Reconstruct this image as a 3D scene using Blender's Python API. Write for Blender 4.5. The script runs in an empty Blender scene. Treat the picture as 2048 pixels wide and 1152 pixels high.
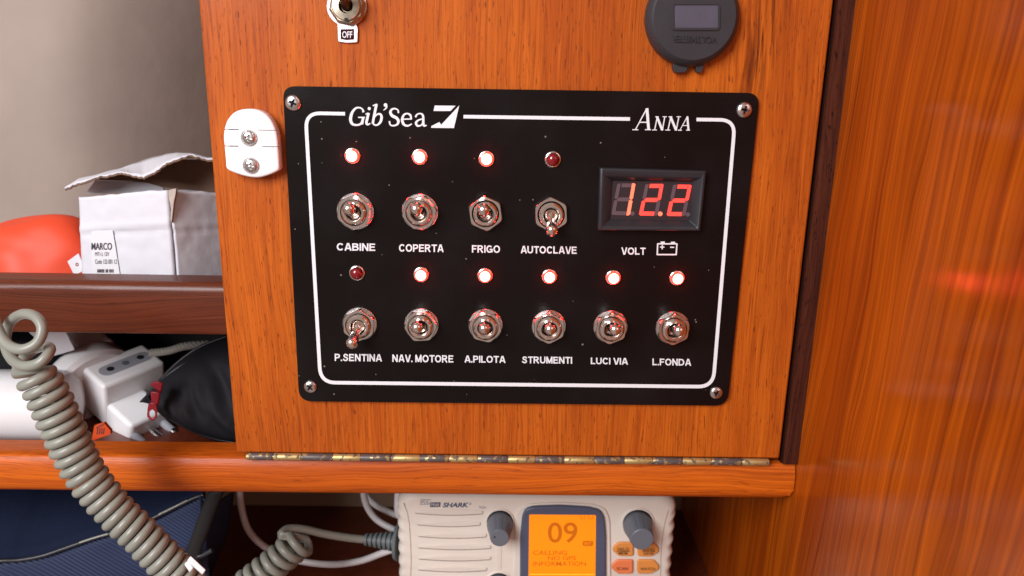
import bpy, bmesh, math, random
from mathutils import Vector, Matrix, noise

random.seed(7)
S = bpy.context.scene
COL = S.collection
V = Vector

# ------------------------------------------------------------------ camera
FOC, CX, CY = 1500.0, 1024.0, 576.0                   # pixels of the 2048 x 1152 photograph
CAM = V((-0.0069, -0.3297, 0.0708))
PITCH, YAW, ROLL = 0.2554, 0.0136, 0.0178

def _rot():
    B = Matrix(((1, 0, 0), (0, 0, -1), (0, 1, 0)))
    cp, sp = math.cos(PITCH), math.sin(PITCH)
    Rx = Matrix(((1, 0, 0), (0, cp, -sp), (0, sp, cp)))
    c, s = math.cos(YAW), math.sin(YAW)
    Ry = Matrix(((c, 0, -s), (0, 1, 0), (s, 0, c)))
    c, s = math.cos(ROLL), math.sin(ROLL)
    Rz = Matrix(((c, -s, 0), (s, c, 0), (0, 0, 1)))
    return Rz @ Rx @ Ry @ B
M = _rot()
cd = bpy.data.cameras.new('camera'); cam = bpy.data.objects.new('camera', cd); COL.objects.link(cam)
r, u, b = M[0], -M[1], -M[2]
cam.matrix_world = Matrix(((r[0], u[0], b[0], CAM[0]), (r[1], u[1], b[1], CAM[1]), (r[2], u[2], b[2], CAM[2]), (0, 0, 0, 1)))
cd.sensor_width = 36; cd.lens = 36 * FOC / 2048; cd.clip_start = 0.005; cd.clip_end = 50
cd.dof.use_dof = True; cd.dof.focus_distance = 0.335; cd.dof.aperture_fstop = 11
S.camera = cam

# ------------------------------------------------------------------ light
w = bpy.data.worlds.new('World'); S.world = w; w.use_nodes = True
w.node_tree.nodes['Background'].inputs[0].default_value = (0.62, 0.48, 0.42, 1)
w.node_tree.nodes['Background'].inputs[1].default_value = 0.56

def area(name, loc, target, sx, sy, power, col):
    l = bpy.data.lights.new(name, 'AREA'); l.shape = 'RECTANGLE'; l.size = sx; l.size_y = sy; l.energy = power; l.color = col
    o = bpy.data.objects.new(name, l); COL.objects.link(o); o.location = loc
    o.rotation_euler = (V(target) - V(loc)).to_track_quat('-Z', 'Y').to_euler()
    return o
area('companionway_light', (-0.66, -1.00, 0.56), (-0.08, 0.02, -0.03), 0.60, 0.70, 22, (0.97, 0.97, 1.0))
area('right_fill_light', (0.58, -0.90, 0.80), (-0.05, 0.05, 0.0), 0.45, 0.45, 9, (1.0, 0.96, 0.93))  # added fill, no known hatch; placed right so the door shades the lining

S.render.engine = 'CYCLES'
S.cycles.use_denoising = True
S.cycles.max_bounces = 8
S.cycles.sample_clamp_indirect = 6
S.view_settings.view_transform = 'Standard'; S.view_settings.look = 'None'
S.view_settings.exposure = 0.0; S.view_settings.gamma = 1.0

# ------------------------------------------------------------------ pixel -> place
def ray(px, py):
    return (M.transposed() @ V(((px - CX) / FOC, (py - CY) / FOC, 1.0)))
def P(px, py, Y):
    d = ray(px, py); return CAM + d * ((Y - CAM.y) / d.y)
def PZ(px, py, Z):
    d = ray(px, py); return CAM + d * ((Z - CAM.z) / d.z)
def PXc(px, py, X):
    d = ray(px, py); return CAM + d * ((X - CAM.x) / d.x)

# ------------------------------------------------------------------ object helpers
def tag(o, label=None, cat=None, group=None, kind=None):
    if label: o['label'] = label
    if cat: o['category'] = cat
    if group: o['group'] = group
    if kind: o['kind'] = kind
    return o
def thing(name, label, cat, loc=(0, 0, 0), group=None):
    o = bpy.data.objects.new(name, None); COL.objects.link(o); o.location = loc; o.empty_display_size = 0.01
    return tag(o, label, cat, group)
def rootloc(o):
    while o.parent: o = o.parent
    return V(o.location)
def mk(name, verts, faces, mat, parent=None, smooth=False, angle=None):
    me = bpy.data.meshes.new(name)
    off = rootloc(parent) if parent else V((0, 0, 0))
    me.from_pydata([tuple(V(v) - off) for v in verts], [], faces)
    me.validate(); me.update()
    bm = bmesh.new(); bm.from_mesh(me); bmesh.ops.recalc_face_normals(bm, faces=bm.faces); bm.to_mesh(me); bm.free()
    return link(name, me, mat, parent, smooth, angle)
def link(name, me, mat, parent=None, smooth=False, angle=None):
    o = bpy.data.objects.new(name, me); COL.objects.link(o)
    if mat and not me.materials: me.materials.append(mat)
    if parent: o.parent = parent
    if smooth:
        me.shade_smooth()
        if angle: me.set_sharp_from_angle(angle=math.radians(angle))
    return o
def mkbm(name, bm, mat, parent=None, smooth=False, angle=None):
    off = rootloc(parent) if parent else V((0, 0, 0))
    bmesh.ops.translate(bm, verts=bm.verts, vec=-off)
    bmesh.ops.recalc_face_normals(bm, faces=bm.faces)
    me = bpy.data.meshes.new(name); bm.to_mesh(me); bm.free()
    return link(name, me, mat, parent, smooth, angle)
def bevel_mod(o, wd, seg=2, ang=30):
    m = o.modifiers.new('bevel', 'BEVEL'); m.width = wd; m.segments = seg; m.limit_method = 'ANGLE'; m.angle_limit = math.radians(ang)
    o.data.shade_smooth(); o.data.set_sharp_from_angle(angle=math.radians(50))
    return o
def box(name, a, c, mat, parent=None, bev=0, seg=2):
    (x0, y0, z0), (x1, y1, z1) = a, c
    vs = [(x, y, z) for x in (x0, x1) for y in (y0, y1) for z in (z0, z1)]
    fs = [(0, 1, 3, 2), (4, 6, 7, 5), (0, 4, 5, 1), (2, 3, 7, 6), (0, 2, 6, 4), (1, 5, 7, 3)]
    o = mk(name, vs, fs, mat, parent)
    if bev: bevel_mod(o, bev, seg)
    return o
def hexa(name, p8, mat, parent=None, bev=0, seg=2):
    """p8: four corners of one face then the four opposite ones, same order"""
    fs = [(0, 1, 2, 3), (7, 6, 5, 4)] + [(i, i + 4, (i + 1) % 4 + 4, (i + 1) % 4) for i in range(4)]
    o = mk(name, p8, fs, mat, parent)
    if bev: bevel_mod(o, bev, seg)
    return o
def frame(ax):
    ax = V(ax).normalized(); t = V((0, 0, 1)) if abs(ax.z) < 0.9 else V((1, 0, 0))
    a = ax.cross(t).normalized(); return a, ax.cross(a).normalized(), ax
def lathe_data(base, axis, prof, n=32, a0=0.0, sx=1.0):
    """prof: (radius, height along axis); closed with fans where radius is 0"""
    A, B, C = frame(axis); base = V(base); vs, fs, rings = [], [], []
    for (rr, h) in prof:
        if rr < 1e-7:
            rings.append([len(vs)]); vs.append(base + C * h)
        else:
            rings.append(list(range(len(vs), len(vs) + n)))
            vs += [base + C * h + (A * math.cos(a0 + 2 * math.pi * k / n) * sx + B * math.sin(a0 + 2 * math.pi * k / n)) * rr for k in range(n)]
    for p, q in zip(rings, rings[1:]):
        if len(p) == 1 and len(q) == 1: continue
        for k in range(n):
            k2 = (k + 1) % n
            if len(p) == 1: fs.append((p[0], q[k], q[k2]))
            elif len(q) == 1: fs.append((p[k], p[k2], q[0]))
            else: fs.append((p[k], p[k2], q[k2], q[k]))
    for rg, top in ((rings[0], 0), (rings[-1], 1)):
        if len(rg) > 1: fs.append(tuple(rg))
    return vs, fs
def lathe(name, base, axis, prof, mat, parent=None, n=32, a0=0.0, angle=40):
    vs, fs = lathe_data(base, axis, prof, n, a0)
    return mk(name, vs, fs, mat, parent, True, angle)
def tube_data(pts, rad, n=12, cap=True):
    pts = [V(p) for p in pts]; m = len(pts)
    rs = rad if isinstance(rad, (list, tuple)) else [rad] * m
    tang = [(pts[min(i + 1, m - 1)] - pts[max(i - 1, 0)]).normalized() for i in range(m)]
    a = frame(tang[0])[0]; vs, fs = [], []
    for i in range(m):
        a = (a - tang[i] * a.dot(tang[i])).normalized(); bb = tang[i].cross(a)
        vs += [pts[i] + (a * math.cos(2 * math.pi * k / n) + bb * math.sin(2 * math.pi * k / n)) * rs[i] for k in range(n)]
    for i in range(m - 1):
        for k in range(n):
            k2 = (k + 1) % n
            fs.append((i * n + k, i * n + k2, (i + 1) * n + k2, (i + 1) * n + k))
    if cap:
        fs.append(tuple(range(n))); fs.append(tuple(range((m - 1) * n, m * n)))
    return vs, fs
def tube(name, pts, rad, mat, parent=None, n=12):
    vs, fs = tube_data(pts, rad, n); return mk(name, vs, fs, mat, parent, True, 60)
def spline(pts, sub=8):
    pts = [V(p) for p in pts]; out = []
    q = [pts[0] * 2 - pts[1]] + pts + [pts[-1] * 2 - pts[-2]]
    for i in range(1, len(q) - 2):
        p0, p1, p2, p3 = q[i - 1:i + 3]
        for k in range(sub):
            t = k / sub
            out.append(0.5 * ((2 * p1) + (p2 - p0) * t + (2 * p0 - 5 * p1 + 4 * p2 - p3) * t * t + (3 * p1 - p0 - 3 * p2 + p3) * t ** 3))
    out.append(pts[-1]); return out
def prism(name, poly, d, mat, parent=None, bev=0, seg=2, ang=50):
    """poly: world points of the front outline; d: vector to the back outline"""
    d = V(d); n = len(poly); vs = [V(p) for p in poly] + [V(p) + d for p in poly]
    fs = [tuple(range(n)), tuple(range(2 * n - 1, n - 1, -1))] + [(i, (i + 1) % n, (i + 1) % n + n, i + n) for i in range(n)]
    o = mk(name, vs, fs, mat, parent)
    if bev: bevel_mod(o, bev, seg, ang)
    return o
def rrect(x0, z0, x1, z1, rad, k=6):
    out = []
    for cx, cz, a in ((x1 - rad, z1 - rad, 0), (x0 + rad, z1 - rad, 90), (x0 + rad, z0 + rad, 180), (x1 - rad, z0 + rad, 270)):
        for i in range(k + 1):
            t = math.radians(a + 90 * i / k); out.append((cx + rad * math.cos(t), cz + rad * math.sin(t)))
    return out
def roundpoly(pts, rad, k=5):
    """round the corners of a 2-D polygon given in pixels"""
    out = []; n = len(pts)
    for i in range(n):
        p, a, c = V(pts[i]), V(pts[i - 1]), V(pts[(i + 1) % n])
        da, dc = (a - p), (c - p); ra = min(rad, da.length * .45, dc.length * .45)
        s, e = p + da.normalized() * ra, p + dc.normalized() * ra
        for j in range(k + 1):
            t = j / k; out.append(tuple(s * (1 - t) ** 2 + p * 2 * t * (1 - t) + e * t * t))
    return out
def grid_surf(name, rows, mat, parent=None, solid=0, sub=0):
    nr, nc = len(rows), len(rows[0]); vs = [p for r_ in rows for p in r_]
    fs = [(i * nc + j, i * nc + j + 1, (i + 1) * nc + j + 1, (i + 1) * nc + j) for i in range(nr - 1) for j in range(nc - 1)]
    o = mk(name, vs, fs, mat, parent, True)
    if solid:
        m = o.modifiers.new('solid', 'SOLIDIFY'); m.thickness = solid; m.offset = 0
    if sub:
        m = o.modifiers.new('sub', 'SUBSURF'); m.levels = sub; m.render_levels = sub
    return o
def boolean(name, a, cutters, mat, parent=None, angle=40):
    """a minus the cutters; the helpers are removed"""
    for c in cutters:
        m = a.modifiers.new('cut', 'BOOLEAN'); m.operation = 'DIFFERENCE'; m.object = c; m.solver = 'EXACT'
    bpy.context.view_layer.update()
    dg = bpy.context.evaluated_depsgraph_get()
    me = bpy.data.meshes.new_from_object(a.evaluated_get(dg))
    for o in cutters + [a]: bpy.data.objects.remove(o, do_unlink=True)
    me.name = name; me.materials.clear(); me.materials.append(mat)
    o = bpy.data.objects.new(name, me); COL.objects.link(o)
    me.shade_smooth(); me.set_sharp_from_angle(angle=math.radians(angle))
    if parent:
        o.parent = parent; me.transform(Matrix.Translation(-rootloc(parent)))
    return o

# ------------------------------------------------------------------ materials
def new_mat(name):
    m = bpy.data.materials.new(name); m.use_nodes = True
    return m, m.node_tree.nodes, m.node_tree.links, m.node_tree.nodes['Principled BSDF']
def pm(name, col, rough=0.5, metal=0.0, coat=0.0, spec=None, var=0.0, vscale=60, bump=0.0, bscale=400, emit=None, estr=0.0, sss=0.0, trans=0.0):
    m, N, L, bs = new_mat(name)
    bs.inputs['Base Color'].default_value = (*col, 1); bs.inputs['Roughness'].default_value = rough
    bs.inputs['Metallic'].default_value = metal; bs.inputs['Coat Weight'].default_value = coat; bs.inputs['Coat Roughness'].default_value = 0.12
    if spec is not None: bs.inputs['Specular IOR Level'].default_value = spec
    if trans: bs.inputs['Transmission Weight'].default_value = trans
    if sss:
        bs.inputs['Subsurface Weight'].default_value = sss; bs.inputs['Subsurface Radius'].default_value = (0.004, 0.003, 0.003); bs.inputs['Subsurface Scale'].default_value = 0.5
    if emit:
        bs.inputs['Emission Color'].default_value = (*emit, 1); bs.inputs['Emission Strength'].default_value = estr
    tc = N.new('ShaderNodeTexCoord')
    if var:
        nz = N.new('ShaderNodeTexNoise'); nz.inputs['Scale'].default_value = vscale; nz.inputs['Detail'].default_value = 5
        L.new(tc.outputs['Object'], nz.inputs['Vector'])
        mx = N.new('ShaderNodeMix'); mx.data_type = 'RGBA'
        mx.inputs[6].default_value = (*[c * (1 - var) for c in col], 1); mx.inputs[7].default_value = (*[min(1, c * (1 + var)) for c in col], 1)
        L.new(nz.outputs['Fac'], mx.inputs[0]); L.new(mx.outputs[2], bs.inputs['Base Color'])
        mr = N.new('ShaderNodeMapRange'); mr.inputs['To Min'].default_value = max(0, rough - 0.1); mr.inputs['To Max'].default_value = min(1, rough + 0.12)
        L.new(nz.outputs['Fac'], mr.inputs['Value']); L.new(mr.outputs[0], bs.inputs['Roughness'])
    if bump:
        nb = N.new('ShaderNodeTexNoise'); nb.inputs['Scale'].default_value = bscale; nb.inputs['Detail'].default_value = 4
        L.new(tc.outputs['Object'], nb.inputs['Vector'])
        bp = N.new('ShaderNodeBump'); bp.inputs['Strength'].default_value = 1; bp.inputs['Distance'].default_value = bump
        L.new(nb.outputs['Fac'], bp.inputs['Height']); L.new(bp.outputs['Normal'], bs.inputs['Normal'])
    return m

def wood(name, light, mid, dark, axis='Z', slant=0.0, seed=0.0, rough=0.32, coat=0.35, fig=1.0, pore=1.0, wide=60, crough=0.16, ln=1.0, spec=0.3, streak=None, lf_=1.0, fn=1.0, dist=0.3, face=1):
    """straight grained teak: wide bands, growth lines, short dark pores; axis = along the grain"""
    m, N, L, bs = new_mat(name)
    g = N.new('ShaderNodeNewGeometry'); sep = N.new('ShaderNodeSeparateXYZ'); L.new(g.outputs['Position'], sep.inputs[0])
    X, Y, Z = sep.outputs
    def mth(op, a_, b_=None):
        n = N.new('ShaderNodeMath'); n.operation = op
        for i, v in enumerate((a_, b_)):
            if v is None: continue
            if isinstance(v, (int, float)): n.inputs[i].default_value = v
            else: L.new(v, n.inputs[i])
        return n.outputs[0]
    if axis == 'Z': along, a1, a2 = Z, X, Y
    elif axis == 'X': along, a1, a2 = X, Z, Y
    else: along, a1, a2 = Y, X, Z
    def nz(va, vb, vc, sc, det=3, dist=0.0, rgh=0.55):
        cb = N.new('ShaderNodeCombineXYZ')
        for i, (s_, k) in enumerate(((va, sc[0]), (vb, sc[1]), (vc, sc[2]))):
            L.new(mth('ADD', mth('MULTIPLY', s_, k), seed + i * 3.7), cb.inputs[i])
        n = N.new('ShaderNodeTexNoise'); n.inputs['Scale'].default_value = 1; n.inputs['Detail'].default_value = det
        n.inputs['Distortion'].default_value = dist; n.inputs['Roughness'].default_value = rgh
        L.new(cb.outputs[0], n.inputs['Vector']); return n.outputs['Fac']
    # wavy grain: the across coordinates wander along the grain
    wv = mth('MULTIPLY', mth('SUBTRACT', nz(a1, a2, along, (22, 22, 7), 2), 0.5), 0.020 * fig)
    sl = mth('MULTIPLY', along, slant)
    if face == 1: c1, c2 = mth('ADD', mth('ADD', a1, wv), sl), a2
    else: c1, c2 = a1, mth('ADD', mth('ADD', a2, wv), sl)
    band = nz(c1, c2, along, (wide, wide, 1.6), 4, 0.3)
    line = nz(c1, c2, along, (420, 420, 3.2 * lf_), 5, dist, 0.62)
    fine = nz(c1, c2, along, (1500, 1500, 12 * lf_), 3, 0.2, 0.6)
    por = nz(c1, c2, along, (1500, 1500, 90 * lf_), 2, 0.0, 0.5)
    def ramp(f, stops):
        rp = N.new('ShaderNodeValToRGB'); L.new(f, rp.inputs[0]); e = rp.color_ramp.elements
        e[0].position, e[0].color = stops[0][0], stops[0][1]; e[1].position, e[1].color = stops[-1][0], stops[-1][1]
        for p_, c_ in stops[1:-1]:
            q = e.new(p_); q.color = c_
        return rp.outputs[0]
    c4 = lambda c_: (*c_, 1)
    col = ramp(band, [(0.30, c4(mid)), (0.52, c4(light)), (0.72, c4(mid))])
    def mix(f, a_, b_, mode='MIX'):
        x = N.new('ShaderNodeMix'); x.data_type = 'RGBA'; x.blend_type = mode
        for i, v in ((0, f), (6, a_), (7, b_)):
            if isinstance(v, tuple): x.inputs[i].default_value = v
            elif isinstance(v, (int, float)): x.inputs[i].default_value = v
            else: L.new(v, x.inputs[i])
        return x.outputs[2]
    g4 = lambda v_: (v_, v_, v_, 1)
    drift = nz(a1, a2, along, (17, 17, 6), 3, 0.4)
    col = mix(ramp(drift, [(0.36, g4(0.55)), (0.60, g4(0.0))]), col, c4([mid[0] * .80, mid[1] * .74, mid[2]]))
    ray_ = nz(c1, c2, along, (900, 900, 46), 3, 0.5, 0.6)
    rayf = ramp(ray_, [(0.34, g4(0.55 * pore)), (0.46, g4(0.0))])
    lf = ramp(line, [(0.30, g4(0.62 * ln)), (0.44, g4(0.22 * ln)), (0.60, g4(0.0))])
    col = mix(lf, col, c4(dark))
    ff = ramp(fine, [(0.34, g4(0.50 * fn)), (0.55, g4(0.0))])
    col = mix(ff, col, c4(dark))
    col = mix(rayf, col, c4([x * 0.9 for x in dark]))
    hi = ramp(fine, [(0.58, g4(0.0)), (0.75, g4(0.35))])
    col = mix(hi, col, c4([min(1, x * 1.35 + .01) for x in light]))
    if streak:
        sx0, sz0, wx, wz, sk = streak
        dx = mth('DIVIDE', mth('SUBTRACT', mth('ADD', X, mth('MULTIPLY', mth('SUBTRACT', Z, sz0), sk)), sx0), wx)
        dz = mth('DIVIDE', mth('SUBTRACT', Z, sz0), wz)
        ex = mth('POWER', 2.718, mth('MULTIPLY', mth('ADD', mth('MULTIPLY', dx, dx), mth('MULTIPLY', dz, dz)), -1.0))
        dk = ramp(nz(c1, c2, along, (520, 520, 22), 4, 0.8, 0.6), [(0.40, g4(1.0)), (0.56, g4(0.0))])
        col = mix(mth('MULTIPLY', ex, dk), col, c4([x * 0.30 for x in dark]))
    pf = ramp(por, [(0.29, g4(0.8 * pore)), (0.36, g4(0.0))])
    col = mix(pf, col, c4([x * 0.38 for x in dark]))
    L.new(col, bs.inputs['Base Color'])
    rr = N.new('ShaderNodeMapRange'); rr.inputs['To Min'].default_value = rough - 0.06; rr.inputs['To Max'].default_value = rough + 0.12
    L.new(fine, rr.inputs['Value']); L.new(rr.outputs[0], bs.inputs['Roughness'])
    bs.inputs['Coat Weight'].default_value = coat; bs.inputs['Coat Roughness'].default_value = crough; bs.inputs['Specular IOR Level'].default_value = spec
    h = mth('SUBTRACT', mth('MULTIPLY', fine, 0.5), mth('MULTIPLY', pf, 0.8))
    bp = N.new('ShaderNodeBump'); bp.inputs['Distance'].default_value = 0.00012; bp.inputs['Strength'].default_value = 0.7
    L.new(h, bp.inputs['Height']); L.new(bp.outputs['Normal'], bs.inputs['Normal'])
    bc = N.new('ShaderNodeBump'); bc.inputs['Distance'].default_value = 0.00010; bc.inputs['Strength'].default_value = 0.5
    L.new(fine, bc.inputs['Height']); L.new(bc.outputs['Normal'], bs.inputs['Coat Normal'])
    return m

def panel_mat():
    m, N, L, bs = new_mat('black_panel')
    tc = N.new('ShaderNodeTexCoord')
    vo = N.new('ShaderNodeTexVoronoi'); vo.inputs['Scale'].default_value = 210; L.new(tc.outputs['Object'], vo.inputs['Vector'])
    sp = N.new('ShaderNodeSeparateColor'); L.new(vo.outputs['Color'], sp.inputs[0])
    lt = N.new('ShaderNodeMath'); lt.operation = 'MULTIPLY'; lt.inputs[1].default_value = 0.10; L.new(sp.outputs[0], lt.inputs[0])
    ls = N.new('ShaderNodeMath'); ls.operation = 'LESS_THAN'; L.new(vo.outputs['Distance'], ls.inputs[0]); L.new(lt.outputs[0], ls.inputs[1])
    g2 = N.new('ShaderNodeMath'); g2.operation = 'GREATER_THAN'; g2.inputs[1].default_value = 0.60; L.new(sp.outputs[1], g2.inputs[0])
    mu = N.new('ShaderNodeMath'); mu.operation = 'MULTIPLY'; L.new(ls.outputs[0], mu.inputs[0]); L.new(g2.outputs[0], mu.inputs[1])
    nz = N.new('ShaderNodeTexNoise'); nz.inputs['Scale'].default_value = 26; nz.inputs['Detail'].default_value = 5; L.new(tc.outputs['Object'], nz.inputs['Vector'])
    mr = N.new('ShaderNodeMapRange'); mr.inputs['From Min'].default_value = 0.45; mr.inputs['From Max'].default_value = 0.8; mr.inputs['To Max'].default_value = 0.35; L.new(nz.outputs['Fac'], mr.inputs[0])
    a = N.new('ShaderNodeMix'); a.data_type = 'RGBA'; a.inputs[6].default_value = (0.0060, 0.0038, 0.0038, 1); a.inputs[7].default_value = (0.018, 0.016, 0.017, 1); L.new(mr.outputs[0], a.inputs[0])
    c = N.new('ShaderNodeMix'); c.data_type = 'RGBA'; c.inputs[7].default_value = (0.20, 0.17, 0.15, 1); L.new(mu.outputs[0], c.inputs[0]); L.new(a.outputs[2], c.inputs[6])
    L.new(c.outputs[2], bs.inputs['Base Color'])
    r2 = N.new('ShaderNodeMapRange'); r2.inputs['To Min'].default_value = 0.16; r2.inputs['To Max'].default_value = 0.34; L.new(nz.outputs['Fac'], r2.inputs[0]); L.new(r2.outputs[0], bs.inputs['Roughness'])
    bs.inputs['Specular IOR Level'].default_value = 0.20
    return m

def mask_metal(name, ca, cb, thr, scale, ra=0.3, rb=0.6, ma=1.0, mb=0.0):
    """worn metal: ca shows through patches of cb"""
    m, N, L, bs = new_mat(name)
    tc = N.new('ShaderNodeNewGeometry'); nz = N.new('ShaderNodeTexNoise'); nz.inputs['Scale'].default_value = scale; nz.inputs['Detail'].default_value = 6
    L.new(tc.outputs['Position'], nz.inputs['Vector'])
    rp = N.new('ShaderNodeMapRange'); rp.inputs['From Min'].default_value = thr - 0.03; rp.inputs['From Max'].default_value = thr + 0.03; L.new(nz.outputs['Fac'], rp.inputs[0])
    a = N.new('ShaderNodeMix'); a.data_type = 'RGBA'; a.inputs[6].default_value = (*ca, 1); a.inputs[7].default_value = (*cb, 1); L.new(rp.outputs[0], a.inputs[0]); L.new(a.outputs[2], bs.inputs['Base Color'])
    for inp, x0, x1 in (('Metallic', ma, mb), ('Roughness', ra, rb)):
        q = N.new('ShaderNodeMapRange'); q.inputs['To Min'].default_value = x0; q.inputs['To Max'].default_value = x1; L.new(rp.outputs[0], q.inputs[0]); L.new(q.outputs[0], bs.inputs[inp])
    bp = N.new('ShaderNodeBump'); bp.inputs['Distance'].default_value = 0.0002; bp.inputs['Strength'].default_value = 0.6; L.new(nz.outputs['Fac'], bp.inputs['Height']); L.new(bp.outputs['Normal'], bs.inputs['Normal'])
    return m

def rib_mat(name, ca, cb, freq, direction, rough=0.6):
    """ribbed cloth: fine parallel cords"""
    m, N, L, bs = new_mat(name)
    g = N.new('ShaderNodeNewGeometry'); dt = N.new('ShaderNodeVectorMath'); dt.operation = 'DOT_PRODUCT'; dt.inputs[1].default_value = direction
    L.new(g.outputs['Position'], dt.inputs[0])
    mu = N.new('ShaderNodeMath'); mu.operation = 'MULTIPLY'; mu.inputs[1].default_value = freq; L.new(dt.outputs['Value'], mu.inputs[0])
    si = N.new('ShaderNodeMath'); si.operation = 'SINE'; L.new(mu.outputs[0], si.inputs[0])
    mr = N.new('ShaderNodeMapRange'); mr.inputs['From Min'].default_value = -1; L.new(si.outputs[0], mr.inputs[0])
    a = N.new('ShaderNodeMix'); a.data_type = 'RGBA'; a.inputs[6].default_value = (*ca, 1); a.inputs[7].default_value = (*cb, 1); L.new(mr.outputs[0], a.inputs[0]); L.new(a.outputs[2], bs.inputs['Base Color'])
    bs.inputs['Roughness'].default_value = rough
    bp = N.new('ShaderNodeBump'); bp.inputs['Distance'].default_value = 0.0005; bp.inputs['Strength'].default_value = 0.8; L.new(mr.outputs[0], bp.inputs['Height']); L.new(bp.outputs['Normal'], bs.inputs['Normal'])
    return m

MT = {}
_sk = P(1528, 70, 0)
MT['door'] = wood('teak_door', (0.58, 0.132, 0.009), (0.46, 0.088, 0.006), (0.20, 0.028, 0.004), axis='Z', slant=0.02, seed=3.1, ln=0.6, rough=0.46, coat=0.08, fig=0.6, spec=0.16, pore=0.85, fn=0.75, lf_=2.0, streak=(_sk.x, _sk.z, 0.0060, 0.036, -0.14))
MT['bulk'] = wood('teak_bulkhead', (0.58, 0.118, 0.003), (0.34, 0.054, 0.002), (0.11, 0.012, 0.001), axis='Z', slant=0.08, seed=8.4, fig=0.9, wide=70, rough=0.46, coat=0.75, pore=0.0, crough=0.13, ln=1.15, spec=0.08, lf_=0.8, dist=0.15, fn=1.0, face=2)
MT['ledge'] = wood('teak_ledge', (0.66, 0.135, 0.006), (0.52, 0.092, 0.005), (0.25, 0.034, 0.003), axis='X', seed=1.7, rough=0.45, coat=0.12, spec=0.2, pore=0.6, ln=0.9)
MT['rail'] = wood('mahogany_rail', (0.17, 0.036, 0.010), (0.115, 0.022, 0.007), (0.050, 0.010, 0.004), axis='X', seed=5.2, rough=0.42, coat=0.3, pore=0.5, crough=0.22, spec=0.2)
MT['dkwood'] = wood('dark_red_wood', (0.22, 0.045, 0.018), (0.15, 0.028, 0.011), (0.06, 0.012, 0.005), axis='X', slant=0.6, seed=2.2, rough=0.35, coat=0.4, pore=0.3)
MT['trim'] = wood('brown_trim', (0.090, 0.022, 0.010), (0.055, 0.012, 0.006), (0.02, 0.004, 0.003), axis='Z', seed=4.4, rough=0.6, coat=0.0, ln=1.2, spec=0.12, pore=1.0, lf_=3.0)
MT['lining'] = pm('lining_vinyl', (0.33, 0.265, 0.225), 0.8, var=0.26, vscale=16, bump=0.0004, bscale=60)
MT['beige'] = pm('beige_back', (0.30, 0.20, 0.13), 0.7, var=0.12, vscale=30)
MT['panel'] = panel_mat()
MT['ink'] = pm('white_ink', (0.82, 0.82, 0.86), 0.5)
MT['chrome'] = pm('nickel', (0.86, 0.79, 0.75), 0.15, metal=1, var=0.05, vscale=300, bump=0.00004, bscale=420)
MT['steel'] = pm('steel', (0.70, 0.68, 0.68), 0.24, metal=1, var=0.10, vscale=500, bump=0.00004, bscale=900)
MT['black'] = pm('black_plastic', (0.022, 0.022, 0.027), 0.38, var=0.12, vscale=80, bump=0.00003, bscale=1500)
MT['cap'] = pm('cap_plastic', (0.030, 0.030, 0.036), 0.42, var=0.10, vscale=60, bump=0.00002, bscale=1500)
MT['capwin'] = pm('cap_window', (0.085, 0.083, 0.115), 0.28, var=0.25, vscale=80)
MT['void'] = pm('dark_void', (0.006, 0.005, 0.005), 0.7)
MT['whitep'] = pm('white_plastic', (0.88, 0.88, 0.89), 0.3, var=0.03, vscale=90, sss=0.0)
MT['led_on'] = pm('led_lit', (0.5, 0.02, 0.02), 0.3, emit=(1.0, 0.0025, 0.0015), estr=68)
MT['led_core'] = pm('led_core', (0.5, 0.1, 0.08), 0.3, emit=(1.0, 0.10, 0.08), estr=26)
MT['led_off'] = pm('led_dark', (0.20, 0.006, 0.012), 0.12, coat=0.6)
MT['seg_on'] = pm('segment_lit', (0.5, 0.05, 0.03), 0.4, emit=(1.0, 0.045, 0.038), estr=1.5)
MT['seg_hot'] = pm('segment_lit_bright', (0.5, 0.1, 0.05), 0.4, emit=(1.0, 0.15, 0.08), estr=1.7)
MT['seg_off'] = pm('segment_dark', (0.115, 0.070, 0.085), 0.5)
MT['dface'] = pm('display_face', (0.030, 0.020, 0.024), 0.35)
MT['brass'] = mask_metal('worn_brass', (0.55, 0.40, 0.17), (0.12, 0.085, 0.06), 0.58, 420, 0.48, 0.6, 0.7, 0.1)
MT['paint'] = mask_metal('painted_knuckle', (0.55, 0.40, 0.17), (0.10, 0.078, 0.074), 0.42, 420, 0.42, 0.45, 0.75, 0.1)
MT['card'] = pm('white_card', (0.66, 0.66, 0.71), 0.7, var=0.05, vscale=70, bump=0.0004, bscale=80)
MT['kraft'] = pm('brown_card', (0.20, 0.115, 0.075), 0.8, var=0.2, vscale=150)
MT['print'] = pm('dark_print', (0.05, 0.03, 0.05), 0.7)
MT['sticker'] = pm('sticker', (0.72, 0.72, 0.75), 0.5)
MT['orange'] = pm('orange_cloth', (0.75, 0.065, 0.018), 0.55, var=0.08, vscale=40)
MT['nylon'] = pm('black_nylon', (0.014, 0.0135, 0.018), 0.72, spec=0.3, bump=0.00022, bscale=260)
MT['pull'] = pm('red_pull', (0.30, 0.008, 0.022), 0.35, coat=0.3)
MT['navy'] = pm('navy_cloth', (0.005, 0.010, 0.031), 0.85, spec=0.2, bump=0.0003, bscale=300)
MT['navyrib'] = rib_mat('navy_ribbed', (0.005, 0.011, 0.038), (0.015, 0.033, 0.105), 3600, (0.55, 0.0, 0.83))
MT['cord'] = pm('grey_cord', (0.265, 0.270, 0.228), 0.33, var=0.14, vscale=50)
MT['wcable'] = pm('white_cable', (0.66, 0.62, 0.62), 0.42, var=0.05, vscale=60)
MT['radio'] = pm('radio_shell', (0.74, 0.665, 0.585), 0.45, var=0.03, vscale=70)
MT['rgrey'] = pm('radio_grey', (0.13, 0.14, 0.165), 0.42, var=0.06, vscale=80)
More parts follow.
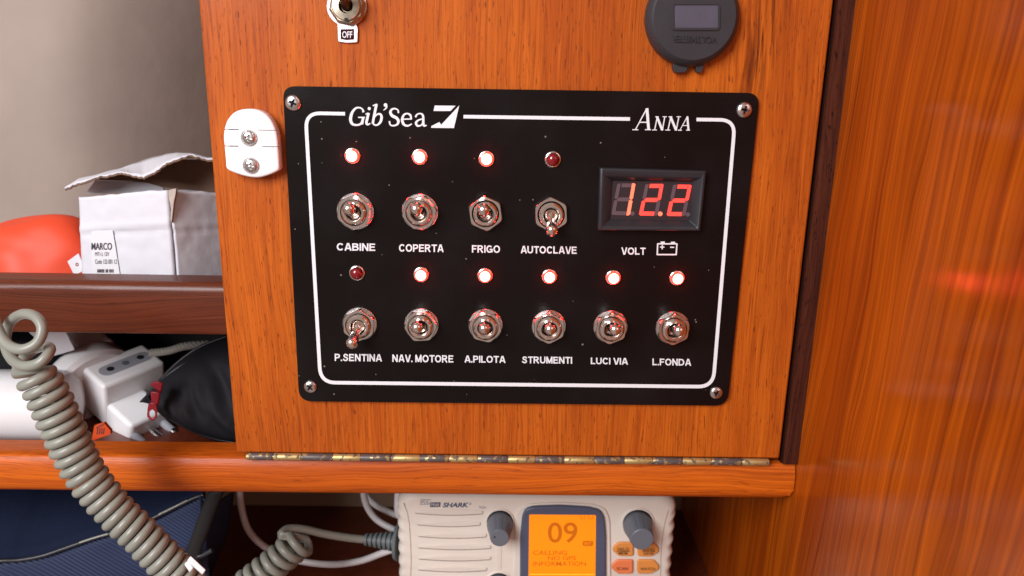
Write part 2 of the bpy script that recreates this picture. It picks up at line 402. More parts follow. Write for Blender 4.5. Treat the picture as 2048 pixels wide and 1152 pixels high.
MT['rblue'] = pm('radio_bezel', (0.085, 0.095, 0.15), 0.35)
MT['rink'] = pm('radio_ink', (0.06, 0.085, 0.16), 0.6)
MT['lcd'] = pm('lcd_backlit', (0.5, 0.16, 0.0), 0.3, emit=(1.0, 0.22, 0.002), estr=0.80, coat=0.15)
MT['lcdink'] = pm('lcd_ink', (0.30, 0.09, 0.0), 0.5, emit=(1.0, 0.18, 0.0), estr=0.36)
MT['btn'] = pm('button_orange', (0.72, 0.27, 0.06), 0.45, sss=0)
MT['btn2'] = pm('button_scan', (0.80, 0.21, 0.075), 0.45)
MT['boot'] = pm('boot_grey', (0.13, 0.15, 0.155), 0.5)
MT['maroon'] = pm('maroon_print', (0.040, 0.004, 0.010), 0.8, spec=0.1)
MT['tagm'] = pm('tag_alu', (0.74, 0.70, 0.72), 0.34, metal=1, var=0.08, vscale=200)
MT['oldnick'] = pm('old_nickel', (0.46, 0.40, 0.31), 0.30, metal=1, var=0.2, vscale=250)
MT['bronze'] = pm('lever_bronze', (0.20, 0.11, 0.05), 0.3, metal=1)
MT['rope'] = pm('grey_rope', (0.30, 0.28, 0.25), 0.8)
MT['greyp'] = pm('grey_insert', (0.36, 0.37, 0.41), 0.4)

# ------------------------------------------------------------------ lettering
def text_mesh(name, body, mat, parent, quad, Y, off=0.0, squeeze=1.0, space=1.0, shear=0.0, flip=False, depth=0.0):
    """quad: pixel box (x0, ytop, x1, ybottom) of the capitals measured along the word's own line; dy slope = optional 5th"""
    cu = bpy.data.curves.new('t', 'FONT'); cu.body = body; cu.size = 1; cu.offset = off; cu.space_character = space; cu.shear = shear
    cu.resolution_u = 4
    o = bpy.data.objects.new('t', cu); COL.objects.link(o); bpy.context.view_layer.update()
    me = bpy.data.meshes.new_from_object(o.evaluated_get(bpy.context.evaluated_depsgraph_get()))
    bpy.data.objects.remove(o, do_unlink=True)
    xs = [v.co.x for v in me.vertices]; ys = [v.co.y for v in me.vertices]
    x0, x1, y0, y1 = min(xs), max(xs), min(ys), max(ys)
    (ax, ay, bx, by), sl = quad[:4], (quad[4] if len(quad) > 4 else 0.0)
    vs = []
    for v in me.vertices:
        s, t = (v.co.x - x0) / (x1 - x0), (v.co.y - y0) / (y1 - y0)
        if flip: s, t = 1 - s, 1 - t
        px = ax + (bx - ax) * s; py = by + (ay - by) * t + sl * (s - 0.5)
        vs.append(P(px, py, Y))
    fs = [tuple(p.vertices) for p in me.polygons]
    bpy.data.meshes.remove(me)
    return mk(name, vs, fs, mat, parent)
def ribbons(name, strokes, Y, mat, parent, conv):
    """strokes: (points, widths) in zoom pixels; conv -> photo pixel. Each stroke is one flat ribbon"""
    vs, fs = [], []
    for si, (pts, wd) in enumerate(strokes):
        Ys = Y - 0.00001 * si
        if len(pts) == 1:
            n0 = len(vs); k = 16; cx_, cy_ = pts[0]
            for i in range(k):
                a = 2 * math.pi * i / k; vs.append(P(*conv(cx_ + wd[0] * math.cos(a), cy_ + wd[0] * math.sin(a)), Ys))
            fs.append(tuple(range(n0, n0 + k))); continue
        sp = spline([V((p[0], p[1], 0)) for p in pts], 6) if len(pts) > 2 else [V((*p, 0)) for p in pts]
        m = len(sp); n0 = len(vs)
        for i, p in enumerate(sp):
            t = (sp[min(i + 1, m - 1)] - sp[max(i - 1, 0)]).normalized(); nn = V((-t.y, t.x, 0))
            f = i / (m - 1) * (len(wd) - 1); k = min(int(f), len(wd) - 2) if len(wd) > 1 else 0
            ww = wd[0] if len(wd) == 1 else wd[k] + (wd[k + 1] - wd[k]) * (f - k)
            for s_ in (1, -1):
                q = p + nn * ww * 0.5 * s_; vs.append(P(*conv(q.x, q.y), Ys))
        fs += [(n0 + 2 * i, n0 + 2 * i + 1, n0 + 2 * i + 3, n0 + 2 * i + 2) for i in range(m - 1)]
    return mk(name, vs, fs, mat, parent)
def flatpoly(name, pts, Y, mat, parent):
    return mk(name, [P(x, y, Y) for x, y in pts], [tuple(range(len(pts)))], mat, parent)

# ================================================================== THE SETTING
XL, XR, XB = -0.1335, 0.1288, 0.1378            # door edges, bulkhead face
ZB = -0.0990                                   # door bottom
ZT = 0.20
# bulkhead on the right, a plane that comes towards the viewer
bh = tag(box('bulkhead', (XB, -0.60, -0.45), (XB + 0.02, 0.40, 0.45), MT['bulk']), kind='structure')
box('edge_trim', (XB - 0.0072, -0.0005, -0.1016), (XB + 0.0005, 0.012, ZT + 0.05), MT['trim'], bh)
box('gap_shade_strip', (XB - 0.0078, 0.0012, -0.1016), (XB - 0.0073, 0.014, ZT + 0.05), pm('gap_shade', (0.018, 0.006, 0.005), 0.9, spec=0.05), bh)  # added dark strip; its colour stands for the shade in the door gap
# lining behind the upper shelf, leaning and curving with height like a hull side
rows = []
for i in range(25):
    t = i / 24; z = -0.05 + 0.42 * t; y = 0.150 + 0.03 * math.sin(t * 1.6) + 0.05 * t * t
    rows.append([V((x, y + 4.5 * max(0.0, x + 0.29) ** 1.5 + 0.0022 * noise.noise(V((x * 14, z * 14, 1.3))), z)) for x in [-0.60 + 0.0125 * j for j in range(39)]])  # bend back by the door is shaped to darken the lining there
tag(grid_surf('hull_lining', rows, MT['lining'], solid=0.004), kind='structure')
# cabinet carcass behind the door
ca = tag(box('cabinet_side', (XL + 0.004, 0.0195, -0.1035), (XL + 0.014, 0.24, ZT + 0.05), MT['dkwood']), kind='structure')
# upper shelf with its fiddle rail
ZS = -0.0365
us = tag(box('upper_shelf', (-0.62, 0.0264, ZS - 0.010), (XL + 0.0035, 0.160, ZS), MT['rail']), kind='structure')
zt, zb = P(220, 547, 0.0262).z, P(220, 669, 0.010).z
prof = [(0.0262, zt - 0.006), (0.0262, zt - 0.0006), (0.0255, zt)] + [(0.0140 - 0.0045 * math.sin(a), zt - 0.0045 + 0.0045 * math.cos(a)) for a in [math.radians(x) for x in range(0, 91, 15)]] + [(0.0095, zb + 0.0026), (0.0102, zb + 0.0008), (0.0122, zb), (0.0262, zb)]
n_ = len(prof); vs = [(x, y, z) for x in (-0.62, XL + 0.0035) for y, z in prof]
fiddle = mk('fiddle_rail', vs, [tuple(range(n_)), tuple(range(n_, 2 * n_))] + [(i, (i + 1) % n_, (i + 1) % n_ + n_, i + n_) for i in range(n_)], MT['rail'], us, True, 35)
# lower shelf and the long ledge in front
ZL = -0.1021
ls = tag(box('lower_shelf', (-0.62, 0.0172, ZL - 0.0195), (XB, 0.235, ZL - 0.0165), MT['dkwood']), kind='structure')
zlb = P(1024, 994, 0.0015).z
prof = [(0.0170, ZL), (0.0070, ZL), (0.0030, ZL - 0.0001), (0.0020, ZL - 0.0005), (0.0013, ZL - 0.0014), (-0.0004, ZL - 0.0060), (-0.0006, zlb + 0.0060), (0.0002, zlb + 0.0030), (0.0020, zlb + 0.0010), (0.0046, zlb), (0.0080, zlb - 0.0001), (0.0170, zlb - 0.0001)]
n_ = len(prof); ds = [0.0075 * k / 7 for k in range(8)]; xs = [-0.62] + [XB - 0.0080 + d_ for d_ in ds]; ins = [0] + [0.0080 - math.sqrt(max(0, 0.0080 ** 2 - d_ ** 2)) for d_ in ds]
vs = []
for x, k in zip(xs, ins):
    for y, z in prof:
        vs.append((x, y, max(z, zlb + k) if z < ZL - 0.0062 else z))
fs = [tuple(range(n_)), tuple(range(8 * n_, 9 * n_))]
for q in range(8): fs += [(q * n_ + i, q * n_ + (i + 1) % n_, (q + 1) * n_ + (i + 1) % n_, (q + 1) * n_ + i) for i in range(n_)]
mk('front_ledge', vs, fs, MT['ledge'], ls, True, 40)
# back of the middle shelf
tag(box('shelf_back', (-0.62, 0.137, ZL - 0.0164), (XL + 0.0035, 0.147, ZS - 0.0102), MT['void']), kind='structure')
# compartment under the ledge
YB = 0.20
ZF = P(600, 1011, YB).z
tag(box('locker_back', (-0.62, YB, ZF - 0.02), (XB - 0.0005, YB + 0.01, ZL - 0.0197), MT['beige']), kind='structure')
tag(box('locker_floor', (-0.62, -0.02, ZF - 0.012), (XB - 0.0005, YB - 0.0005, ZF), MT['dkwood']), kind='structure')

# ================================================================== THE DOOR
door = tag(box('cabinet_door', (XL, 0.0, ZB), (XR, 0.018, ZT), MT['door'], None, 0.0009, 2), 'varnished teak cabinet door carrying the black switch panel', 'door')

# ---- piano hinge
hb = [490, 544, 601, 664, 720, 782, 840, 898, 955, 1016, 1072, 1129, 1190, 1250, 1307, 1367, 1425, 1486, 1541]
HZ, HY, HR = -0.1003, -0.0010, 0.00175
hg = thing('piano_hinge', 'long brass piano hinge with flaking dark paint under the teak door', 'hinge', (0, HY, HZ - HR))
for i in range(18):
    py0 = 905 + (hb[i] - 490) * 13 / 1050.0
    x0 = P(hb[i], py0, HY - HR).x + 0.00018; x1 = P(hb[i + 1], py0, HY - HR).x - 0.00018
    c = V((x0, HY, HZ)); L_ = x1 - x0
    lathe('knuckle', c, (1, 0, 0), [(0.0012, 0), (HR - .0001, 0), (HR, 0.0002), (HR, L_ - 0.0002), (HR - .0001, L_), (0.0012, L_)], MT['paint'] if i % 2 == 0 else MT['brass'], hg, 20)
xa, xb_ = P(490, 905, HY - HR).x, P(1541, 918, HY - HR).x
tube('hinge_pin', [(xa + .0005, HY, HZ), (xb_ - .0005, HY, HZ)], 0.00115, MT['steel'], hg, 10)
box('hinge_leaf', (xa, HY + 0.0012, HZ - 0.0004), (xb_, 0.016, HZ + 0.0006), MT['brass'], hg)

# ================================================================== SWITCH PANEL
YP = -0.0022                                     # front of the plate
def cv(ox, oy, k): return lambda x, y: (ox + x / k, oy + y / k)
c1 = cv(540, 150, 4.096); c2 = cv(1040, 150, 4.096)
plate_px = roundpoly([(565, 172), (1520, 186), (1455, 812), (598, 803)], 26, 6)
sp_c = P(1024, 500, 0)
sp = thing('switch_panel', 'black glossy boat switch panel with white lettering and ten chrome toggles', 'switch panel', (sp_c.x, YP, P(1024, 808, 0).z))
pp = [P(x, y, YP) for x, y in plate_px]
prism('plate', pp, (0, -YP - 0.00005, 0), MT['panel'], sp, 0.00025, 2, 60)
YI = YP - 0.00008
# border line
def rcorner(a, p, c_, rad, k=8):
    a, p, c_ = V(a), V(p), V(c_); s = p + (a - p).normalized() * rad; e = p + (c_ - p).normalized() * rad
    return [tuple(s * (1 - t) ** 2 + p * 2 * t * (1 - t) + e * t * t) for t in [i / k for i in range(k + 1)]]
A_, B_, C_, D_, E_, F_ = (690, 227.5), (611, 226), (641, 765), (1426, 773.5), (1470, 240), (1393, 239)
path = [A_] + rcorner(A_, B_, C_, 30) + rcorner(B_, C_, D_, 30) + rcorner(C_, D_, E_, 30) + rcorner(D_, E_, F_, 30) + [F_]
def polyribbon(name, path, wd, Y, mat, parent):
    vs, fs = [], []; m = len(path)
    for i, p in enumerate(path):
        t = (V(path[min(i + 1, m - 1)]) - V(path[max(i - 1, 0)])).normalized(); nn = V((-t.y, t.x))
        for s_ in (1, -1):
            q = V(p) + nn * wd * .5 * s_; vs.append(P(q.x, q.y, Y))
    return mk(name, vs, [(2 * i, 2 * i + 1, 2 * i + 3, 2 * i + 2) for i in range(m - 1)], mat, parent)
polyribbon('border_line', path, 7.0, YI, MT['ink'], sp)
polyribbon('border_line', [(927, 233.2), (1260, 238)], 7.0, YI, MT['ink'], sp)
# builder's name, logo, boat's name
G = [([(766, 305), (757, 280), (730, 267), (700, 274), (672, 310), (660, 360), (672, 398), (705, 410), (738, 403), (752, 390)], [20, 12, 12, 16, 22, 25, 22, 15, 16, 18]),
     ([(752, 404), (764, 346)], [22, 20]), ([(722, 347), (778, 347)], [10]),
     ([(783, 322), (804, 312)], [10]), ([(808, 310), (796, 360), (790, 392), (800, 406), (822, 396)], [21, 21, 21, 15, 9]), ([(813, 275)], [13]),
     ([(842, 252), (876, 238)], [10]), ([(872, 238), (860, 300), (848, 360), (842, 400)], [22, 21, 20, 20]),
     ([(852, 350), (878, 322), (905, 322), (914, 350), (902, 388), (874, 411), (843, 402)], [10, 13, 17, 22, 20, 13, 12]),
     ([(946, 246)], [15]), ([(956, 250), (950, 272), (928, 290)], [15, 12, 5]),
     ([(1052, 312), (1048, 288), (1022, 275), (996, 284), (986, 308), (1002, 334), (1036, 352), (1052, 378), (1042, 404), (1012, 415), (986, 408), (978, 378)], [14, 11, 12, 17, 22, 24, 24, 22, 17, 12, 12, 14]),
     ([(1086, 362), (1156, 360)], [10]), ([(1158, 365), (1150, 330), (1124, 316), (1096, 328), (1083, 366), (1096, 404), (1128, 416), (1162, 400)], [12, 18, 12, 17, 22, 21, 15, 9]),
     ([(1192, 346), (1204, 324), (1234, 316), (1254, 336), (1256, 400), (1264, 416), (1284, 412)], [16, 12, 12, 18, 21, 16, 8]),
     ([(1254, 358), (1216, 370), (1196, 392), (1208, 416), (1236, 412), (1254, 390)], [10, 14, 20, 17, 12, 11])]
tag(ribbons('lettering', G, YI, MT['ink'], sp, c1), "white serif word Gib'Sea")
lg = flatpoly('logo_mark', [c1(1340, 295), c1(1350, 250), c1(1520, 252), c1(1478, 295)], YI, MT['ink'], sp)
tag(lg, 'white slanted bar of the sail logo')
bmv = [c1(*q) for q in ((1320, 433), (1322, 418), (1388, 385), (1402, 408), (1550, 250), (1507, 435))]
me_ = mk('logo_mark', [P(x, y, YI) for x, y in bmv], [(0, 1, 2, 3), (0, 3, 5), (3, 4, 5)], MT['ink'], sp)
tag(me_, 'white triangular sail of the logo')
def itA(x0, x1, yt, yb, k):
    w_ = x1 - x0; ap = x0 + w_ * 0.80
    return [([(x0 + w_ * .16, yb - 4), (ap - 4 * k, yt + 4)], [8 * k, 10 * k]), ([(ap - 2, yt), (x0 + w_ * .88, yb - 4)], [24 * k, 22 * k]),
            ([(x0 + w_ * .36, yt + (yb - yt) * .64), (x0 + w_ * .84, yt + (yb - yt) * .64)], [9 * k]),
            ([(x0, yb - 4), (x0 + w_ * .32, yb - 4)], [8]), ([(x0 + w_ * .68, yb - 4), (x1, yb - 4)], [8])]
def itN(x0, x1, yt, yb):
    w_ = x1 - x0
    return [([(x0 + w_ * .17, yb - 3), (x0 + w_ * .36, yt + 3)], [9]), ([(x0 + w_ * .33, yt + 2), (x0 + w_ * .70, yb - 1)], [19]),
            ([(x0 + w_ * .70, yb), (x0 + w_ * .87, yt + 3)], [9]), ([(x0, yb - 4), (x0 + w_ * .32, yb - 4)], [7]),
            ([(x0 + w_ * .22, yt + 4), (x0 + w_ * .45, yt + 4)], [7]), ([(x0 + w_ * .72, yt + 4), (x1, yt + 4)], [7])]
AN = itA(921, 1072, 272, 452, 1.0) + itN(1082, 1202, 338, 454) + itN(1190, 1318, 338, 455) + itA(1294, 1392, 339, 456, 0.72)
tag(ribbons('lettering', AN, YI, MT['ink'], sp, c2), 'white italic capitals ANNA')
def arc_(cx_, cy_, rx, ry, a0, a1, n=14):
    return [(cx_ + rx * math.cos(math.radians(a0 + (a1 - a0) * i / n)), cy_ + ry * math.sin(math.radians(a0 + (a1 - a0) * i / n))) for i in range(n + 1)]
SW = 0.205                                        # stem width, cap height = 1
def glyph(ch):
    h = SW / 2
    o = lambda w_: [arc_(w_ / 2, .5, w_ / 2 - h, .5 - h * .9, 0, 360, 28)]
    G_ = {'A': (.96, [[(h * 1.0, 0), (.48 - h * .35, 1)], [(.96 - h * 1.0, 0), (.48 + h * .35, 1)], [(.22, .30), (.74, .30)]]),
          'B': (.86, [[(h, 0), (h, 1)], [(h, 1 - h), (.48, 1 - h)] + arc_(.52, .745, .20, .255 - h, 80, -80, 8) + [(h, .53)], [(h, .53), (.50, .53)] + arc_(.53, .30, .24, .30 - h, 80, -80, 8) + [(h, h)]]),
          'C': (.90, [arc_(.47, .5, .47 - h, .5 - h * .9, 38, 322, 22)]), 'D': (.90, [[(h, 0), (h, 1)], [(h, 1 - h), (.36, 1 - h)] + arc_(.40, .5, .50 - h, .5 - h, 82, -82, 12) + [(h, h)]]),
          'E': (.78, [[(h, 0), (h, 1)], [(h, 1 - h), (.76, 1 - h)], [(h, .52), (.70, .52)], [(h, h), (.78, h)]]), 'F': (.72, [[(h, 0), (h, 1)], [(h, 1 - h), (.72, 1 - h)], [(h, .50), (.64, .50)]]),
          'G': (.95, [arc_(.48, .5, .48 - h, .5 - h * .9, 42, 318, 22), [(.84, .06), (.84, .52)], [(.50, .45), (.94, .45)]]), 'I': (SW, [[(h, 0), (h, 1)]]),
          'L': (.70, [[(h, 0), (h, 1)], [(h, h), (.70, h)]]), 'M': (1.0, [[(h, 0), (h, 1)], [(1 - h, 0), (1 - h, 1)], [(h, 1), (.5, .06)], [(1 - h, 1), (.5, .06)]]),
          'N': (.86, [[(h, 0), (h, 1)], [(.86 - h, 0), (.86 - h, 1)], [(h, .98), (.86 - h, .02)]]), 'O': (.99, o(.99)),
          'P': (.80, [[(h, 0), (h, 1)], [(h, 1 - h), (.46, 1 - h)] + arc_(.49, .69, .31 - h, .31 - h, 82, -82, 10) + [(h, .38 + .02)]]),
          'R': (.90, [[(h, 0), (h, 1)], [(h, 1 - h), (.48, 1 - h)] + arc_(.51, .715, .31 - h, .285 - h, 82, -82, 10) + [(h, .44)], [(.46, .44), (.80, 0)]]),
          'S': (.83, [[(.71, .70), (.66, .83), (.54, .905), (.40, .91), (.25, .87), (.17, .74), (.24, .61), (.40, .54), (.57, .48), (.69, .37), (.69, .22), (.57, .11), (.40, .085), (.24, .11), (.14, .20), (.10, .32)]]),
          'T': (.82, [[(.41, 0), (.41, 1)], [(0, 1 - h), (.82, 1 - h)]]), 'U': (.87, [[(h, 1), (h, .40)] + arc_(.435, .38, .435 - h, .38 - h * .9, 180, 360, 14) + [(.87 - h, .40), (.87 - h, 1)]]),
          'V': (.92, [[(h, 1), (.46 - h * .3, 0)], [(.92 - h, 1), (.46 + h * .3, 0)]]), '.': (.20, [[(h, 0), (h, .2)]]), ' ': (.22, [])}
    return G_[ch]
def signword(body, q, Y, mat, parent, gap=0.115):
    (ax, ay, bx_, by), sl = q[:4], q[4]; x = 0.0; st_ = []
    for ch in body:
        w_, ss = glyph(ch); st_ += [[(x + p[0], p[1]) for p in s_] for s_ in ss]; x += w_ + (gap if ch not in 'AVT' else gap * .55)
    W_ = x - gap; vs, fs = [], []
    for si, pl_ in enumerate(st_):
        n0 = len(vs); m_ = len(pl_)
        closed = (V(pl_[0]) - V(pl_[-1])).length < 1e-4 and m_ > 4
        for i, p in enumerate(pl_):
            a_ = pl_[i - 1] if i else (pl_[-2] if closed else p); b_ = pl_[i + 1] if i < m_ - 1 else (pl_[1] if closed else p)
            t = (V(b_) - V(a_)).normalized(); nn = V((-t.y, t.x))
            for s_ in (1, -1):
                e = V(p) + nn * SW / 2 * s_ * (0.86 if abs(t.x) > .9 else 1.0)
                u_ = e.x / W_; vs.append(P(ax + (bx_ - ax) * u_, by + (ay - by) * e.y + sl * (u_ - .5), Y - 0.000004 * si))
        fs += [(n0 + 2 * i, n0 + 2 * i + 1, n0 + 2 * i + 3, n0 + 2 * i + 2) for i in range(m_ - 1)]
    return mk('lettering', vs, fs, mat, parent)
for body, q in (('CABINE', (673.5, 486.5, 750.5, 501.5, 1)), ('COPERTA', (798, 488.6, 886.7, 503.8, 1)), ('FRIGO', (943.8, 490.5, 1000, 505.5, .7)),
                ('AUTOCLAVE', (1041.4, 492.5, 1153.5, 507.2, 1.4)), ('VOLT', (1242.6, 495, 1290.7, 509.4, .6)), ('P.SENTINA', (669.4, 708, 763.4, 722.5, 1.2)),
                ('NAV. MOTORE', (784.6, 709.8, 906.7, 724.5, 1.5)), ('A.PILOTA', (929, 711.6, 1010.4, 725.4, 1)), ('STRUMENTI', (1043.9, 713.3, 1144.2, 727, 1.2)),
                ('LUCI VIA', (1181.6, 715.6, 1255.3, 728.8, .9)), ('L.FONDA', (1304.9, 717.4, 1381.8, 731, 1))):
    tag(signword(body, q, YI, MT['ink'], sp), 'white capitals ' + body)
# battery symbol
cb = cv(1040, 380, 4.096)
BT = [([(1126, 441), (1286, 441)], [11]), ([(1125, 529), (1281, 529)], [11]), ([(1128, 436), (1124, 534)], [11]), ([(1286, 437), (1279, 534)], [11]),
      ([(1152, 429), (1186, 429)], [14]), ([(1236, 431), (1270, 431)], [14]), ([(1147, 467), (1183, 468)], [9]), ([(1166, 450), (1164, 486)], [9]), ([(1230, 469), (1264, 470)], [10])]
tag(ribbons('battery_symbol', BT, YI, MT['ink'], sp, cb), 'white outline of a battery with plus and minus')

# ---- indicator lamps
def led(px, py, on, lab):
    c = P(px, py, YP - 0.0012); c.y = YP
    bz = lathe('indicator_lamp', c, (0, -1, 0), [(0.0036, 0.0), (0.0036, 0.0003), (0.0033, 0.0007), (0.0029, 0.0008), (0.0027, 0.0006), (0.0026, 0.0001)], MT['chrome'], sp, 32)
    tag(bz, lab)
    R_ = 0.00255; hh = 0.0014; cut = 24
    arcs = lambda a, b_, n: [(R_ * math.cos(math.radians(a + (b_ - a) * i / n)), hh + R_ * 0.72 * math.sin(math.radians(a + (b_ - a) * i / n))) for i in range(n + 1)]
    if on:
        lathe('lens', c, (0, -1, 0), [(R_, 0.0002)] + arcs(0, cut, 4), MT['led_on'], bz, 28)
        lathe('lens_core', c, (0, -1, 0), arcs(cut, 86, 5) + [(0, hh + R_ * 0.72)], MT['led_core'], bz, 28)
    else:
        lathe('lens', c, (0, -1, 0), [(R_, 0.0002)] + arcs(0, 86, 8) + [(0, hh + R_ * 0.72)], MT['led_off'], bz, 28)
for px, py, on in ((704, 312, 1), (839, 314, 1), (973, 318, 1), (1106, 319, 0), (713, 547, 0), (842, 550, 1), (970, 552, 1), (1099, 554, 1), (1227, 556, 1), (1355, 557, 1)):
    led(px, py, on, 'lit red indicator lamp' if on else 'unlit dark red indicator lamp')

# ---- toggle switches
def toggle(px, py, tx, ty, rot, washer, down=False, k=1.0):
    c = P(px, py, YP - 0.002); c.y = YP
    rn = 0.0078 * k
    prof = [(rn, 0.0), (rn, 0.0021), (rn * 0.90, 0.0027), (0.0053, 0.0027), (0.0053, 0.0)]
    A, B, C3 = frame((0, -1, 0)); vs, fs = [], []
    # hex nut with a chamfer: outer hexagon, chamfered top circle, bore
    a0 = math.radians(rot); nseg = 48
    def hexr(a):
        a = (a - a0) % (math.pi / 3); return rn * math.cos(math.pi / 6) / math.cos(a - math.pi / 6)
    rings = []
    zb0 = 0.0006 if washer else 0.0
    for mode in range(5):
        rg = []
        for i in range(nseg):
            a = 2 * math.pi * i / nseg; hr = hexr(a)
            if mode == 0: rr, h = hr, zb0
            elif mode == 1: rr, h = hr, zb0 + 0.0026 - max(0, (hr - rn * 0.93)) * 0.9
            elif mode == 2: rr, h = min(hr, rn * 0.955) * 0.965, zb0 + 0.0029
            elif mode == 3: rr, h = 0.0060, zb0 + 0.0029
            else: rr, h = 0.0056, zb0
            rg.append(len(vs)); vs.append(c + C3 * h + (A * math.cos(a) + B * math.sin(a)) * rr)
        rings.append(rg)
    for p, q in zip(rings, rings[1:] + rings[:1]):
        fs += [(p[i], p[(i + 1) % nseg], q[(i + 1) % nseg], q[i]) for i in range(nseg)]
    nut = mk('toggle_switch', vs, fs, MT['chrome'], sp, True, 25)
    tag(nut, 'chrome toggle switch with its lever down' if down else 'chrome toggle switch with its lever up')
    if washer:
        lathe('washer', c, (0, -1, 0), [(0.0054, 0), (rn * 1.0, 0), (rn * 1.0, 0.0004), (rn * .975, 0.0006), (0.0054, 0.0006)], MT['steel'], nut, 40)
    # threaded bushing
    pr = [(0.0053, 0.0)]
    h = 0.0
    for q in range(5): pr += [(0.0053, 0.0020 + q * 0.0006), (0.0050, 0.0023 + q * 0.0006)]
    pr += [(0.0052, 0.0051), (0.0046, 0.0056), (0.0037, 0.0056), (0.0035, 0.0050), (0.0031, 0.0022), (0.0, 0.0020)]
    bu = lathe('bushing', c, (0, -1, 0), pr, MT['chrome'], nut, 36, angle=28)
    box('key_slot', (c.x - .0007, YP - 0.00575, c.z - .0053), (c.x + .0007, YP - 0.0048, c.z - .0047), MT['void'], nut)
    # lever
    tip = P(tx, ty, YP - (0.0160 if not down else 0.0120))
    b0 = c + V((0, -0.0020, 0)); d = tip - b0; Ln = d.length
    pr = [(0.0, -0.0004), (0.0030, 0.0), (0.0031, 0.0012), (0.0024, 0.0026), (0.0019, 0.0040), (0.0019, 0.0050), (0.0023, Ln * 0.62), (0.0027, Ln - 0.0016)]
    pr += [(0.00275 * math.cos(a), Ln - 0.0014 + 0.0024 * math.sin(a)) for a in [math.radians(x) for x in (10, 30, 50, 68, 82)]] + [(0, Ln + 0.0010)]
    lathe('lever', b0, d, pr, MT['chrome'], nut, 24)
for a in ((709, 424, 697, 417, 22, 1, 0, 1.04), (839, 425, 832, 417, 10, 1, 0, 1.02), (971, 427, 967, 419, 38, 0, 0, 1.03), (1102, 429, 1104, 465, 34, 0, 1, 1.03),
          (718, 650, 702, 691, 26, 1, 1, 1.0), (842, 652, 833, 655, 4, 1, 0, 1.0), (971, 653, 968, 657, 46, 1, 0, 1.0), (1098, 655, 1100, 658, 30, 1, 0, 1.0),
          (1222, 656, 1231, 659, 24, 1, 0, 1.0), (1347, 658, 1359, 661, 28, 1, 0, 1.0)):
    toggle(*a)

# ---- screws
def make_screw_mesh(R_, dome, rec):
    vs, fs = lathe_data((0, 0, 0), (0, -1, 0), [(R_, 0), (R_, dome * 0.25), (R_ * .93, dome * .55), (R_ * .78, dome * .80), (R_ * .5, dome * .97), (0, dome)], 36)
    a = mk('sa', vs, fs, MT['steel'])
    cut = []
    for k in range(2):
        wv = R_ * 0.16; ln = R_ * 0.60
        x, z = (ln, wv) if k == 0 else (wv, ln)
        vs2 = [(-x, 0.0, -z), (x, 0.0, -z), (x, 0.0, z), (-x, 0.0, z)]
        q = [V((v[0] * .6, -dome + rec, v[2] * .6)) for v in vs2] + [V((v[0], -dome - 0.001, v[2])) for v in vs2]
        if k == 1: q = [V((p.x * 1.003, p.y - 0.00001, p.z)) for p in q]
        cut.append(hexa('sc', q, MT['steel']))
    vs3, fs3 = lathe_data((0, -dome + rec * 0.9, 0), (0, -1, 0), [(0, 0), (R_ * .18, 0), (R_ * .30, rec + 0.001)], 12)
    cut.append(mk('sc', vs3, fs3, MT['steel']))
    o = boolean('screw', a, cut, MT['steel'], None, 35)
    me = o.data; bpy.data.objects.remove(o, do_unlink=True); return me
SCR = make_screw_mesh(0.0032, 0.0015, 0.0018)
def screw(px, py, Y, k, rot, parent):
    o = bpy.data.objects.new('screw', SCR); COL.objects.link(o); o.parent = parent
    c = P(px, py, Y - 0.0006); c.y = Y
    o.location = c - rootloc(parent); o.scale = (k, 1, k); o.rotation_euler = (0, math.radians(rot), 0)
    return o
screw(586, 206, YP, 1.06, 22, sp); screw(1489, 220, YP, 1.05, 12, sp); screw(620.5, 774, YP, 0.97, 40, sp); screw(1432.5, 786, YP, 0.96, 25, sp)

# ---- digital volt display
cdp = cv(1180, 320, 7.2)
YF = YP - 0.0042                                  # bezel front
outer = [(1200.5, 336), (1412.5, 342), (1400.5, 462), (1196.5, 460.5)]
inner = [(1211, 353), (1403, 355.5), (1394, 455), (1206.5, 452.5)]
recess = [(1225.5, 361.5), (1384.5, 363.5), (1378, 441), (1221, 438.5)]
o4 = [P(x, y, YF) for x, y in outer]; ob = [V((p.x, YP - 0.0001, p.z)) for p in [P(x, y, YF) for x, y in outer]]
i4 = [P(x, y, YF) for x, y in inner]; r4 = [P(x, y, YP - 0.0006) for x, y in recess]
